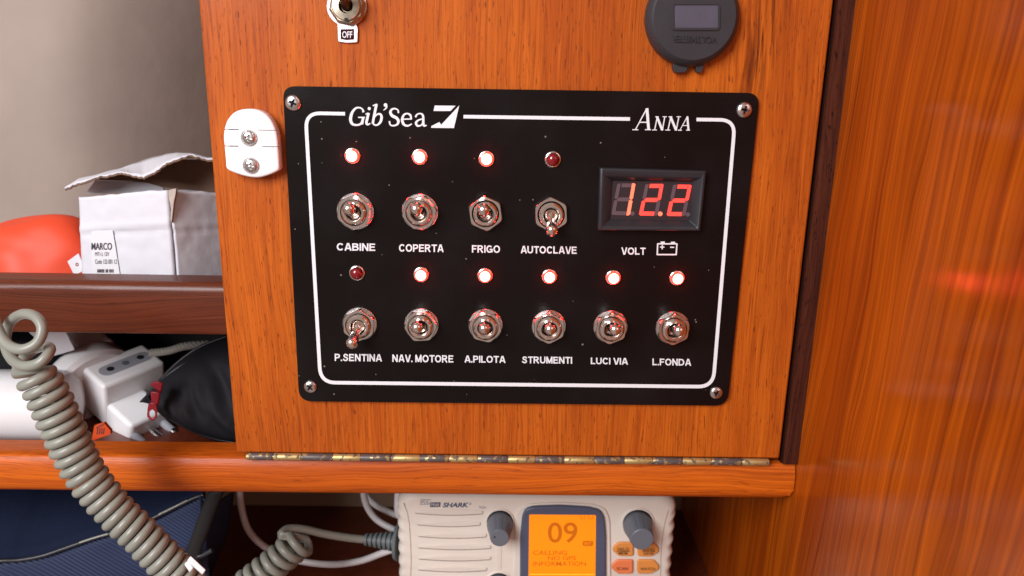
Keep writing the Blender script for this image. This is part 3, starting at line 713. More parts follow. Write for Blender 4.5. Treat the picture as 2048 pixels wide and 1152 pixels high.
# a small lip along the bezel's outer edge
l4 = [o4[i] + (sum(o4, V()) / 4 - o4[i]).normalized() * 0.0011 + V((0, -0.0005, 0)) for i in range(4)]
rb = [p + V((0, 0.0004, 0)) for p in r4]
vs = ob + o4 + l4 + i4 + r4
fs = [(a + i, a + (i + 1) % 4, b_ + (i + 1) % 4, b_ + i) for a, b_ in ((0, 4), (4, 8), (8, 12), (12, 16)) for i in range(4)]
vd = bevel_mod(mk('volt_display', vs, fs, MT['black'], sp), 0.0003, 2, 25)
YD = YP - 0.0007
mk('display_face', [V((p.x, YD, p.z)) for p in r4], [(0, 1, 2, 3)], MT['dface'], vd)
DG = [((395, 338), (657, 336), (575, 798), (308, 792)), ((800, 346), (1062, 345), (977, 804), (703, 798)), ((1200, 354), (1467, 358), (1372, 809), (1103, 805))]
tw, th = 0.19, 0.125
SEG = {'a': [(.06 + tw, 0), (1 - tw - .02, 0), (1 - tw - .02, th), (.06 + tw, th)],
       'b': [(1 - tw, 0), (.93, 0), (1, .03), (1, .47), (.92, .52), (.82, .47)], 'c': [(1 - tw, .53), (.90, .525), (1, .55), (1, .96), (.93, 1), (1 - tw, 1)],
       'd': [(tw, 1 - th), (1 - tw - .02, 1 - th), (1 - tw - .02, 1), (tw, 1)], 'e': [(0, .55), (.10, .525), (tw, .55), (tw, 1), (.07, 1), (0, .96)],
       'f': [(0, .03), (.07, 0), (tw, 0), (tw, .44), (.08, .50), (0, .46)], 'g': [(.11, .505), (.22, .505 - th / 2), (.78, .505 - th / 2), (.87, .505), (.78, .505 + th / 2), (.22, .505 + th / 2)]}
for di, (q, lit) in enumerate(zip(DG, ('bc', 'abged', 'abged'))):
    for s_, pol in SEG.items():
        pts = []
        for uu, vv in pol:
            x = (q[0][0] * (1 - uu) + q[1][0] * uu) * (1 - vv) + (q[3][0] * (1 - uu) + q[2][0] * uu) * vv
            y = (q[0][1] * (1 - uu) + q[1][1] * uu) * (1 - vv) + (q[3][1] * (1 - uu) + q[2][1] * uu) * vv
            pts.append(P(*cdp(x, y), YD - 0.0003))
        on = s_ in lit
        prism('segment', pts, (0, 0.00028, 0), (MT['seg_hot'] if di == 0 else MT['seg_on']) if on else MT['seg_off'], vd)
for (x, y), on in (((612, 772), 0), ((1012, 776), 1), ((1410, 785), 0)):
    c = P(*cdp(x, y), YD - 0.0003)
    lathe('decimal_point', c, (0, 1, 0), [(0.00098, 0), (0.00098, 0.00028)], MT['seg_hot'] if on else MT['seg_off'], vd, 16)

# ================================================================== DOOR CATCH
ck = cv(430, 190, 6.4)
oc = [(115, 430), (150, 330), (220, 240), (310, 192), (420, 177), (530, 190), (640, 240), (720, 330), (772, 440), (795, 540), (805, 650), (815, 790), (822, 930), (800, 972), (690, 1024), (560, 1058), (430, 1050), (280, 1010), (150, 948), (133, 850), (115, 650), (105, 540)]
YC = -0.0062
dc = thing('door_catch', 'white plastic rounded door catch with two screws on the teak door', 'door catch', (P(500, 290, 0).x, 0, P(500, 356, 0).z))
sp2 = spline([V((*p, 0)) for p in oc] + [V((*oc[0], 0))], 3)[:-1]
body = prism('cb', [P(*ck(p.x, p.y), YC) for p in sp2], (0, -YC, 0), MT['whitep'], None, 0.0012, 3, 50)
def slot(x0, y0, x1, y1):
    a, b_ = P(*ck(x0, y0), YC), P(*ck(x1, y1), YC)
    return box('sl', (a.x, YC - 0.002, b_.z - 0.00022), (b_.x, YC + 0.0030, a.z + 0.00022), MT['whitep'])
cuts = [slot(60, 440, 306, 444), slot(60, 652, 300, 656), slot(552, 452, 860, 452), slot(606, 662, 870, 662)]
boolean('catch_body', body, cuts, MT['whitep'], dc, 35)
screw(498, 275.5, YC, 0.94, 10, dc); screw(502, 331, YC, 0.94, 8, dc)
for (x, y) in ((498, 275.5), (502, 331)):
    c = P(x, y, YC); lathe('washer', c + V((0, -0.0001, 0)), (0, -1, 0), [(0.0029, 0), (0.0034, 0), (0.0034, 0.0004), (0.0029, 0.0004)], MT['steel'], dc, 32)

# ================================================================== KEY SWITCH at the top
ckk = cv(600, 0, 5.12)
kc = P(693.4, 11, 0)
ks = thing('rotary_switch', 'nickel rotary switch with a silver tag reading OFF', 'switch', (kc.x, 0, P(693, 85, 0).z))
YT = -0.0011
pts = []
cxk, cyk, rk = 478, 64, 206
a_s, a_e = math.radians(118), math.radians(118 + 304)
arc = [(cxk + rk * math.cos(a_s + (a_e - a_s) * i / 40), cyk + rk * math.sin(a_s + (a_e - a_s) * i / 40)) for i in range(41)]
tab = [(588, 275), (594, 300), (590, 425), (578, 436), (485, 440), (398, 430), (386, 420), (382, 275)]
prism('tag_plate', [P(*ckk(x, y), YT) for x, y in arc + tab], (0, -YT - 0.0001, 0), MT['tagm'], ks, 0.0002, 2, 60)
flatpoly('tag_label', [ckk(416, 300), ckk(552, 297), ckk(553, 404), ckk(485, 409), ckk(417, 402)], YT - 0.00012, MT['maroon'], ks)
text_mesh('lettering', 'OFF', MT['ink'], ks, (*ckk(432, 320), *ckk(536, 388)), YT - 0.0002, off=0.015)
kc2 = P(693.4, 12, YT - 0.002); kc2.y = YT
A, B, C3 = frame((0, -1, 0)); vsx = []
lathe('lock_nut', kc2, (0, -1, 0), [(0.0077, 0.0001), (0.0077, 0.0012), (0.0072, 0.0022), (0.0066, 0.0026), (0.0058, 0.0026), (0.0058, 0.0001)], MT['oldnick'], ks, 8, 0.2, 20)
lathe('bushing', kc2, (0, -1, 0), [(0.0059, 0.0001), (0.0059, 0.0034), (0.0055, 0.0040), (0.0030, 0.0042), (0.0027, 0.0036), (0.0024, 0.0016), (0, 0.0014)], MT['oldnick'], ks, 36)
box('key_slot', (kc2.x - .0007, YT - 0.0044, kc2.z - .0060), (kc2.x + .0007, YT - 0.0033, kc2.z - .0048), MT['void'], ks)
tip = P(676, -26, YT - 0.017); b0 = kc2 + V((0, -0.0012, 0)); d = tip - b0
lathe('lever', b0, d, [(0, 0), (0.0023, 0.0002), (0.0023, 0.003), (0.0019, 0.006), (0.0021, d.length * .7), (0.0027, d.length - 0.002), (0.0018, d.length), (0, d.length + 0.0003)], MT['bronze'], ks, 20)

# ================================================================== VOLTMETER SOCKET CAP
cs = cv(1240, 0, 5.12)
vc0 = P(1387.5, 34, -0.006)
vk = thing('socket_cap', 'round black rubber voltmeter cap with a rectangular window', 'socket cap', (vc0.x, 0, vc0.z - 0.024))
Rc = 0.0193
vc = V((vc0.x, 0, vc0.z))
lathe('cap', vc, (0, -1, 0), [(Rc * .985, 0.0), (Rc, 0.0008), (Rc, 0.0042), (Rc * .985, 0.0050), (Rc * .90, 0.0072), (Rc * .87, 0.0076), (0, 0.0076)], MT['cap'], vk, 72, angle=22)
YK = -0.0076
wo = roundpoly([cs(522, 27), cs(1026, 27), cs(1024, 310), cs(526, 310)], 9, 5)
wi = roundpoly([cs(556, 50), cs(1004, 50), cs(1002, 284), cs(560, 284)], 3, 5)
n_ = len(wo)
vs = [P(x, y, YK + 0.0001) for x, y in wo] + [P(x, y, YK - 0.0007) for x, y in [(a_[0] * .93 + b_[0] * .07, a_[1] * .93 + b_[1] * .07) for a_, b_ in zip(wo, wi)]] + [P(x, y, YK - 0.0007) for x, y in [(a_[0] * .2 + b_[0] * .8, a_[1] * .2 + b_[1] * .8) for a_, b_ in zip(wo, wi)]] + [P(x, y, YK - 0.0001) for x, y in wi]
mk('window_frame', vs, [(a * n_ + i, a * n_ + (i + 1) % n_, (a + 1) * n_ + (i + 1) % n_, (a + 1) * n_ + i) for a in range(3) for i in range(n_)], MT['cap'], vk, True, 35)
mk('window', [P(x, y, YK - 0.00012) for x, y in wi], [tuple(range(n_))], MT['capwin'], vk)
lt = text_mesh('lettering', 'VOLTMETER', MT['cap'], vk, (*cs(536, 368), *cs(986, 436), 2), YK - 0.0002, off=-0.002, flip=True)
m_ = lt.modifiers.new('s', 'SOLIDIFY'); m_.thickness = 0.0009; m_.offset = 0
# hinge tab with its notch
hp = [(545, 590), (862, 590), (862, 660), (845, 725), (822, 745), (795, 742), (780, 720), (776, 680), (765, 660), (740, 650), (715, 660), (704, 685), (700, 715), (694, 690), (686, 720), (665, 740), (590, 744), (560, 738), (545, 700)]
prism('hinge_tab', [P(*cs(x, y), -0.0034) for x, y in hp], (0, 0.0032, 0), MT['cap'], vk, 0.0003, 2, 40)
prism('hinge_tab', [P(*cs(x, y), -0.0046) for x, y in ((600, 600), (860, 600), (858, 655), (700, 668), (598, 660))], (0, 0.0011, 0), MT['cap'], vk, 0.0003, 2, 40)

# ================================================================== UPPER SHELF
cl = cv(0, 280, 4.096)
def crumple(p, amp, sc, sd): return p + V((0, 1, 0)) * amp * noise.noise(p * sc + V((sd, 0, 0)))
def bil(q, s_, t): return (q[0] * (1 - s_) + q[1] * s_) * (1 - t) + (q[3] * (1 - s_) + q[2] * s_) * t
bx = thing('cardboard_box', 'small crushed white cardboard box with its torn lid open', 'box', (P(300, 545, 0.045).x, 0.05, ZS))
Yc, Yl, Yr = 0.036, 0.048, 0.058
tl, tc_, tr = P(*cl(655, 470), Yl), P(*cl(1375, 405), Yc), P(*cl(1830, 440), Yr)
def down(p, q=0): return V((p.x + q, p.y, ZS + 0.0003))
bl, bc_, br = down(P(*cl(640, 900), Yl)), down(P(*cl(1405, 900), Yc)), down(P(*cl(1860, 900), Yr))
def face(name, q, amp, sd, topw=None, nu=34, nv=34):
    rows = []
    for i in range(nv + 1):
        t = i / nv; row = []
        for j in range(nu + 1):
            s_ = j / nu; p = bil(q, s_, t)
            p = crumple(p, amp * (1 - t * 0.7), 55, sd); p = crumple(p, amp * .35, 190, sd + 4)
            # pressed crease a third of the way down
            p.y += (0.3 + abs(noise.noise(V((s_ * 5, sd, 0))))) * 0.0011 * math.exp(-((t - .36 + .03 * s_) / .025) ** 2) - 0.0007 * math.exp(-((t - .31 + .03 * s_) / .03) ** 2)
            if t == 0: p.z += 0.0010 * noise.noise(p * 160)
            row.append(p)
        rows.append(row)
    return grid_surf(name, rows, MT['card'], bx, solid=0.0016)
face('front_panel', [tl, tc_, bc_, bl], 0.0009, 2.0)
face('side_panel', [tc_ + V((0.0012, 0, 0)), tr, br, bc_ + V((0.0012, 0, 0))], 0.0012, 9.0)
# soft left corner turning back
lb = V((tl.x + 0.005, tl.y + 0.045, tl.z - 0.004)); rows = []
for i in range(13):
    t = i / 12; rows.append([crumple(bil([lb, tl, bl, down(lb)], s_ / 10, t), .001, 70, 5) for s_ in range(11)])
grid_surf('side_panel', rows, MT['card'], bx, solid=0.0016)
rb_ = V((tr.x + 0.01, tr.y + 0.05, tr.z)); rows = [[bil([lb, rb_, down(rb_), down(lb)], s_ / 8, i / 8) for s_ in range(9)] for i in range(9)]
grid_surf('back_panel', rows, MT['card'], bx, solid=0.0016)
# torn strip of bare board on the corner
ts = [(1380, 412), (1410, 402), (1442, 400), (1436, 450), (1424, 500), (1418, 560), (1404, 680), (1396, 640), (1402, 560), (1388, 500), (1380, 460)]
prism('torn_edge', [P(*cl(x, y), Yc - 0.0022) for x, y in ts], (0, 0.002, 0), pm('torn_paper', (0.50, 0.42, 0.37), 0.85, var=.2, vscale=300), bx)
# lid: white above, brown below, ragged front edge
lidp = [((530, 400), .046), ((640, 352), .044), ((760, 312), .043), ((880, 285), .042), ((1000, 262), .041), ((1090, 278), .038), ((1175, 300), .035), ((1260, 262), .036), ((1350, 212), .037), ((1455, 152), .038), ((1560, 120), .040), ((1700, 155), .042), ((1860, 160), .045)]
back = [((560, 372), .060), ((650, 318), .062), ((760, 292), .064), ((880, 262), .066), ((1000, 232), .068), ((1090, 196), .07), ((1180, 165), .072), ((1290, 132), .073), ((1370, 112), .074), ((1450, 108), .074), ((1560, 114), .076), ((1700, 146), .078), ((1860, 150), .08)]
def lin(pts, n):
    out = []
    for a_, b_ in zip(pts, pts[1:]): out += [a_.lerp(b_, i / n) for i in range(n)]
    return out + [pts[-1]]
f_ = lin([P(*cl(*p), y) for p, y in lidp], 6); k_ = lin([P(*cl(*p), y) for p, y in back], 6)
rows = []
for j in range(7):
    t = j / 6
    rows.append([a_.lerp(b_, t) + V((0, 0, 0.0004 * noise.noise(a_ * 500) * (1 - t) + 0.0006 * noise.noise(a_.lerp(b_, t) * 120))) + (V((0, .0018 * noise.noise(a_ * 700), .0008 * noise.noise(a_ * 1100))) if j == 0 else V()) for a_, b_ in zip(f_, k_)])
grid_surf('lid', rows, MT['card'], bx, solid=0.0006)
rows2 = [[p + V((0, 0.0002, -0.0008)) for p in r_] for r_ in rows]
grid_surf('lid_lining', rows2, MT['kraft'], bx, solid=0.0009)
# underside flap folded down at the back, dark mouth of the box
fl = [(1000, 262), (1175, 300), (1455, 160), (1860, 165), (1860, 440), (1440, 400), (1330, 385), (1200, 350), (1080, 335), (780, 326), (880, 290)]
prism('lid_flap', [P(*cl(x, y), .066) for x, y in fl], (0, 0.0012, 0), MT['kraft'], bx)
ifl = [(780, 330), (1080, 338), (1210, 352), (1330, 388), (1350, 420), (820, 440), (700, 440)]
prism('inner_flap', [P(*cl(x, y), .0645) for x, y in ifl], (0, 0.001, 0), MT['card'], bx)
# printed sticker
ps = [(745, 745), (920, 738), (975, 1075), (985, 1150), (750, 1150)]
def onface(x, y):
    s_ = (x - 655) / (1375 - 655); return P(*cl(x, y), Yl + (Yc - Yl) * s_ - 0.0016)
st = mk('sticker', [onface(x, y) + V((0, .0003, 0)) for x, y in ps], [tuple(range(5))], MT['sticker'], bx)
def boxtext(body, x0, y0, x1, y1, off=0.0):
    cu = text_mesh('lettering', body, MT['print'], None, (*cl(x0, y0), *cl(x1, y1)), 0.0, off)
    me = cu.data
    for v in me.vertices:
        # slide along its ray onto the box front
        d = (v.co - CAM); px_ = (M @ d); X_ = px_.x / px_.z * FOC + CX; Y_ = px_.y / px_.z * FOC + CY
        v.co = onface(X_ * 4.096, (Y_ - 280) * 4.096) - rootloc(bx)
    cu.parent = bx; return cu
boxtext('MARCO', 748, 842, 915, 900, 0.012); boxtext('MT1-L 12V', 778, 918, 892, 950); boxtext('Code 132 001 12', 778, 978, 955, 1014)
bars = []
for x in (800, 812, 824, 836, 848, 868, 880, 898, 910, 924): bars.append(([(x, 1058), (x, 1086)], [7 if x % 24 else 5]))
vs, fs = [], []
for (a_, b_), wd in [(b__[0], b__[1][0]) for b__ in bars]:
    n0 = len(vs); vs += [onface(a_[0] - wd / 2, a_[1]), onface(a_[0] + wd / 2, a_[1]), onface(b_[0] + wd / 2, b_[1]), onface(b_[0] - wd / 2, b_[1])]; fs.append((n0, n0 + 1, n0 + 2, n0 + 3))
mk('lettering', vs, fs, MT['print'], bx)

# orange sack beside the box
og = thing('orange_bag', 'bright orange soft bag with a white tag beside the box', 'bag', (P(70, 545, 0.07).x, 0.07, ZS))
bm = bmesh.new(); bmesh.ops.create_icosphere(bm, subdivisions=5, radius=1)
oc_ = P(80, 560, 0.075)
for v in bm.verts:
    p = v.co.copy()
    k = 1 + 0.10 * noise.noise(p * 1.3 + V((3, 1, 0))) + 0.04 * noise.noise(p * 3.1) + 0.03 * math.sin(p.x * 9 + p.z * 4)
    x, y, z = p.x * 0.046 * k, p.y * 0.024 * k, p.z * 0.040 * k
    z *= 1 + 0.22 * p.x if p.z > 0 else 1
    v.co = V((oc_.x - 0.006 + x, 0.078 + y, max(ZS + 0.0003, ZS + 0.004 + z * 0.80)))
mkbm('sack', bm, MT['orange'], og, True)
ctag = [(552, 995), (640, 930), (700, 1060), (610, 1110)]
prism('tag', [P(*cl(x, y), 0.0505) for x, y in ctag], (0, 0.0005, 0), MT['sticker'], og)
text_mesh('lettering', 'o', MT['pull'], og, (*cl(618, 1005), *cl(642, 1034)), 0.0503, off=.01)

# ================================================================== MIDDLE SHELF
ZM = ZL - 0.0165                                  # top of the lower shelf board
cm = cv(0, 700, 4.096)
# plug adapter
ad = thing('plug_adapter', 'white plug adapter with grey socket insert and three pins on the shelf', 'plug adapter', (P(235, 800, 0.05).x, 0.05, ZM))
T0 = P(161, 733, 0.070)                           # left back top corner of the socket block
v1 = P(286, 686, 0.100) - T0
best = None
for k in range(60):                               # the short edge that stands square to the long one
    v2 = P(207, 774, 0.069 - k * 0.0006) - T0
    d_ = abs(v1.normalized().dot(v2.normalized()))
    if best is None or d_ < best[0]: best = (d_, v2)
v2 = best[1]
e1 = v1.normalized(); e2 = (v2 - e1 * v2.dot(e1)).normalized(); e3 = e1.cross(e2)
if e3.z < 0: e3 = -e3
Lb, Wb, Hb = v1.length, v2.length, 0.030
def at(a, b_, c): return T0 + e1 * a + e2 * b_ + e3 * c
def obox(name, a0, a1, b0, b1, c0, c1, mat, bev=0.002, parent=ad, taper=0.0):
    q = [at(a0 + taper, b0, c1), at(a1 - taper, b0, c1), at(a1 - taper, b1, c1), at(a0 + taper, b1, c1), at(a0, b0, c0), at(a1, b0, c0), at(a1, b1, c0), at(a0, b1, c0)]
    return hexa(name, q, mat, parent, bev, 4)
obox('socket_block', 0, Lb, 0, Wb, -Hb, 0, MT['whitep'], 0.0022)
obox('plug_body', 0.0005, 0.0255, Wb - 0.006, Wb + 0.0225, -0.0300, -0.0140, MT['whitep'], 0.0022, taper=0.0012)
lathe('back_shell', at(0.007, -0.014, -0.019), e2, [(0.0, 0), (0.018, 0.0), (0.0235, 0.002), (0.0260, 0.006), (0.0260, 0.0145), (0.0235, 0.0168), (0.0, 0.0172)], MT['whitep'], ad, 56)
lathe('maker_ring', at(-0.004, 0.0033, -0.030), e2, [(0.0052, 0), (0.0052, 0.0003), (0.0049, 0.0003), (0.0049, 0)], MT['whitep'], ad, 32)
obox('cable_neck', 0.004, 0.026, -0.034, -0.008, -0.016, 0.002, MT['whitep'], 0.004)
ins = []
for x, z in rrect(Lb * .12, Wb * .30, Lb * .93, Wb * .70, Wb * .19, 6): ins.append(at(x, z, 0.00015))
prism('socket_insert', ins, -e3 * 0.001, MT['greyp'], ad)
for i, x in enumerate((Lb * .29, Lb * .53, Lb * .77)):
    lathe('socket_hole', at(x, Wb * .49, 0.00022), e3, [(0.0, 0), (0.0020, 0), (0.0020, 0.00006), (0, 0.00006)], MT['void'] if i != 1 else MT['rgrey'], ad, 20)
for i, x in enumerate((0.0040, 0.0127, 0.0210)):
    b0 = at(x, Wb + 0.0220, -0.0225); dd = e2
    if i != 1:
        lathe('pin_sleeve', b0, dd, [(0, 0), (0.0024, 0), (0.0024, 0.0095), (0, 0.0095)], MT['greyp'], ad, 20)
    lathe('pin', b0, dd, [(0, 0), (0.0021, 0.0), (0.0021, 0.0165), (0.0012, 0.0185), (0, 0.0188)], MT['steel'], ad, 20)

# white tub lying on its side
tub0 = P(-60, 822, 0.052); tub1 = P(158, 822, 0.052)
rt = 0.0195; zc = ZM + rt + 0.0002
tag(lathe('white_bottle', V((tub0.x - 0.03, 0.052, zc)), (1, 0, 0), [(0, 0), (rt * .9, 0), (rt, 0.002), (rt, 0.028), (rt * .97, 0.0285), (rt * .97, 0.030), (rt, 0.0305), (rt, tub1.x - tub0.x + 0.018), (rt * .90, tub1.x - tub0.x + 0.024), (rt * .5, tub1.x - tub0.x + 0.027), (0, tub1.x - tub0.x + 0.027)], MT['whitep'], None, 48),
    'plain white plastic bottle lying behind the coiled cord', 'bottle')
# dark case behind, white sheet wedge
ck0 = P(-40, 690, 0.085); ck1 = P(118, 760, 0.085)
tag(box('black_case', (ck0.x - .05, 0.074, ZM + 0.0001), (ck1.x, 0.108, P(60, 678, 0.08).z), MT['nylon'], None, 0.003, 3), 'black case at the back of the shelf behind the white bottle', 'case')
tag(hexa('white_packet', [P(48, 655, .068), P(128, 655, .068), P(150, 700, .066), P(108, 712, .066), P(48, 655, .0715), P(128, 655, .0715), P(150, 700, .0695), P(108, 712, .0695)], MT['card'], None, 0.0004), 'thin folded white packet leaning on the black case', 'packet')
# orange packet under the adapter
pk = thing('orange_packet', 'small orange printed packet lying under the plug adapter', 'packet', (P(205, 862, 0.034).x, 0.034, ZM))
q = [P(*cm(x, y), .031) for x, y in ((750, 745), (772, 622), (850, 598), (905, 660), (905, 690))]
prism('sleeve', q, (0, 0.002, 0.0), pm('packet_orange', (0.62, 0.07, 0.01), 0.5), pk)
for x in (790, 808, 826, 842):
    prism('barcode_bar', [P(*cm(a_, b_), .0308) for a_, b_ in ((x, 690), (x + 8, 640), (x + 13, 640), (x + 6, 690))], (0, 0.0001, 0), MT['print'], pk)
prism('barcode_bar', [P(*cm(a_, b_), .0308) for a_, b_ in ((786, 636), (848, 606), (850, 614), (790, 642))], (0, 0.0001, 0), MT['print'], pk)
# braided rope end
rc = spline([P(300, 706, .085), P(335, 702, .083), P(372, 692, .082), P(420, 688, .085)], 14)
vs, fs = [], []
for s_ in range(4):
    tw_ = []
    for i, p in enumerate(rc):
        a = i * 0.62 + s_ * math.pi / 2; tw_.append(p + V((0, math.cos(a), math.sin(a))) * 0.0012)
    v_, f_ = tube_data(tw_, 0.00125, 8); n0 = len(vs); vs += v_; fs += [tuple(i + n0 for i in f) for f in f_]
tag(mk('rope', vs, fs, MT['rope'], None, True), 'short end of grey braided rope behind the black pouch', 'rope')

# pouch: puffed cloth between two seams
po = thing('pouch', 'black nylon pouch with a red zipper pull beside the adapter', 'pouch', (P(420, 860, 0.05).x, 0.05, ZM))
top_px = [(296, 788), (318, 764), (345, 735), (372, 712), (400, 694), (432, 680), (470, 668), (520, 660), (560, 660)]
bot_px = [(296, 792), (305, 806), (330, 830), (365, 850), (400, 866), (432, 877), (470, 884), (520, 888), (560, 888)]
YPO = 0.045
tp = spline([P(*p, YPO + .012 + i * .0012) for i, p in enumerate(top_px)], 4); bp_ = spline([P(*p, YPO - .012 + i * .0008) for i, p in enumerate(bot_px)], 4)
rows = []
nv = 26
for j in range(nv + 1):
    t = j / nv; row = []
    for i, (a_, b_) in enumerate(zip(tp, bp_)):
        p = a_.lerp(b_, t); wdt = (a_ - b_).length
        bulge = math.sin(math.pi * t) ** 0.7 * min(0.016, wdt * 0.34)
        wr = 0.0042 * abs(noise.noise(V((p.x * 75, p.z * 60 + p.x * 70, 1.0)))) + 0.0030 * noise.noise(V((p.x * 150 + p.z * 120, p.z * 60, 4.0)))
        dsh = 0.0050 * math.exp(-(((p.x - P(405, 790, .03).x) * 0.75 + (p.z - P(405, 760, .03).z) * 0.55) / 0.0035) ** 2) * math.sin(math.pi * t) ** 2
        row.append(p + V((0, -bulge + (wr + dsh) * math.sin(math.pi * t), 0)))
    rows.append(row)
grid_surf('front_cloth', rows, MT['nylon'], po, solid=0.0006, sub=1)
rows = [[tp[i].lerp(bp_[i], j / 10) + V((0, math.sin(math.pi * j / 10) * min(.014, (tp[i] - bp_[i]).length * .3), 0)) for i in range(len(tp))] for j in range(11)]
grid_surf('back_cloth', rows, MT['nylon'], po, solid=0.0006)
tube('piping', [p + V((0, -0.0006, 0)) for p in tp], 0.0010, MT['black'], po, 8); tube('piping', [p + V((0, -0.0006, 0)) for p in bp_], 0.0009, MT['black'], po, 8)
tube('zipper', [tp[i].lerp(bp_[i], .10) + V((0, -0.0042 if i > 6 else -0.002, 0)) for i in range(2, len(tp))], 0.0011, MT['black'], po, 8)
zp = bevel_mod(hexa('zipper_slider', [P(299, 768, 0.0275), P(313, 761, 0.0275), P(327, 766, 0.0275), P(322, 788, 0.0275)] + [P(299, 768, 0.0325), P(313, 761, 0.0325), P(327, 766, 0.0325), P(322, 788, 0.0325)], MT['pull'], po), .0008)
hexa('zipper_loop', [P(301, 782, 0.0262), P(321, 784, 0.0262), P(317, 812, 0.0262), P(303, 810, 0.0262)] + [P(301, 782, 0.0292), P(321, 784, 0.0292), P(317, 812, 0.0292), P(303, 810, 0.0292)], MT['pull'], po, .0008)
po_out = [(297, 806), (312, 806), (315, 822), (314, 835), (308, 841), (300, 840), (294, 833), (295, 818)]; po_in = [(302, 820), (306, 819), (310, 824), (310, 832), (307, 836), (302, 835), (299, 830), (299, 824)]
vs = [P(*p, 0.0258) for p in po_out] + [P(*p, 0.0258) for p in po_in] + [P(*p, 0.0273) for p in po_out] + [P(*p, 0.0273) for p in po_in]
fs = []
for i in range(8):
    j = (i + 1) % 8; fs += [(i, j, 8 + j, 8 + i), (16 + i, 24 + i, 24 + j, 16 + j), (i, 16 + i, 16 + j, j), (8 + i, 8 + j, 24 + j, 24 + i)]
bevel_mod(mk('zipper_pull', vs, fs, MT['pull'], po), .0003, 2)

# ================================================================== UNDER THE LEDGE
# navy bag
nb = thing('navy_bag', 'dark navy soft bag with ribbed sides and black piping under the ledge', 'bag', (P(150, 1120, 0.03).x, 0.04, ZF))
pipe_px = [(-160, 1150), (-60, 1132), (0, 1122), (40, 1120), (85, 1112), (130, 1097), (185, 1078), (240, 1062), (290, 1044), (340, 1020), (385, 998), (408, 990)]
pl = spline([P(x, y, 0.030 + 0.00006 * x) for x, y in pipe_px], 5)
npl = len(pl)
rows = []
for j in range(15):
    t = j / 14; row = []
    for i, p in enumerate(pl):
        f = i / (npl - 1)
        q = V((p.x - 0.004 * t, p.y + 0.085 * t, p.z + (0.030 - 0.020 * f) * math.sin(min(1, t * 1.2) * math.pi / 2) + 0.004 * math.sin(math.pi * t)))
        row.append(q + V((0, 0, 0.0022 * noise.noise(q * 38))))
    rows.append(row)
grid_surf('top_cloth', rows, MT['navy'], nb, solid=0.001)
rows = []
for j in range(17):
    t = j / 16; row = []
    for i, p in enumerate(pl):
        q = V((p.x + 0.004 * t, p.y - 0.010 * math.sin(math.pi * t * .9) + .002, p.z + (ZF - p.z) * t))
        row.append(q + V((0, 0.0026 * noise.noise(q * 34 + V((5, 0, 0))), 0)))
    rows.append(row)
grid_surf('side_cloth', rows, MT['navyrib'], nb, solid=0.001)
tube('piping', [p + V((0, -0.0006, 0.0004)) for p in pl], 0.0012, MT['black'], nb, 8)
for a_, b_ in ((28, 34), (36, 41), (43, 50)):
    tube('reflective_piping', [p + V((0, -0.0013, 0.0010)) for p in pl[a_:b_]], 0.0006, MT['cord'], nb, 6)
# end panel and strap
ep = [(408, 985), (440, 985), (462, 985), (460, 1040), (452, 1080), (420, 1120), (385, 1150), (360, 1180)]
e_l = spline([P(x, y, .046) for x, y in ((400, 985), (398, 1030), (388, 1080), (372, 1130), (356, 1190))], 6); e_r = spline([P(x, y, .085) for x, y in ((466, 985), (462, 1025), (455, 1065), (436, 1110), (410, 1180))], 6)
rows = [[a_.lerp(b_, j / 10) + V((0, -0.012 * math.sin(math.pi * j / 10) + .002 * noise.noise(a_.lerp(b_, j / 10) * 60), 0)) for a_, b_ in zip(e_l, e_r)] for j in range(11)]
grid_surf('end_cloth', rows, MT['navyrib'], nb, solid=0.001)
st_ = spline([P(x, y, .040) for x, y in ((436, 978), (418, 1020), (404, 1060), (390, 1100), (380, 1150))], 6)
rows = [[p + V((.0045 * s_, -.002 + .001 * abs(s_), .001 * s_)) for p in st_] for s_ in (-1, -.5, 0, .5, 1)]
grid_surf('strap', rows, MT['void'], nb, solid=0.0014)
st2 = spline([P(x, y, .039) for x, y in ((350, 1100), (375, 1108), (400, 1112), (425, 1100))], 6)
tube('piping', st2, 0.0014, MT['black'], nb, 8)

# white cables
def cable(pts, rad, lab, name='white_cable'):
    return tag(tube(name, spline(pts, 10), rad, MT['wcable'], None, 14), lab, 'cable')
cable([P(482, 940, .085), P(480, 985, .085), P(484, 1020, .086), P(497, 1060, .088), P(525, 1090, .092), P(565, 1112, .10), P(610, 1124, .10), P(665, 1129, .094), P(720, 1122, .085), P(765, 1106, .075), P(800, 1094, .072)], 0.0021, 'white cable looping under the ledge and behind the coiled cord to the radio')
cable([P(726, 950, .10), P(728, 992, .10), P(738, 1020, .10), P(757, 1042, .098), P(790, 1060, .094), P(830, 1075, .09)], 0.0021, 'short white cable dropping behind the radio cable boot')
cable([P(728, 985, .12), P(745, 1005, .118), P(770, 1020, .116), P(800, 1032, .11), P(840, 1040, .10)], 0.0021, 'rear white cable passing behind the radio', 'white_cable')
pg = thing('cable_plug', 'slim white plug hanging beside the radio corner', 'plug', tuple(P(800, 1036, .075)))
tube('plug_shell', [P(798, 950, .075), P(798, 985, .075), P(797, 1012, .075)], 0.0027, MT['wcable'], pg, 14)
lathe('plug_tip', P(797, 1012, .075), (P(796, 1036, .075) - P(797, 1012, .075)), [(0.0027, 0), (0.0024, 0.003), (0.0008, (P(796, 1036, .075) - P(797, 1012, .075)).length), (0, (P(796, 1036, .075) - P(797, 1012, .075)).length + .0003)], MT['wcable'], pg, 14)
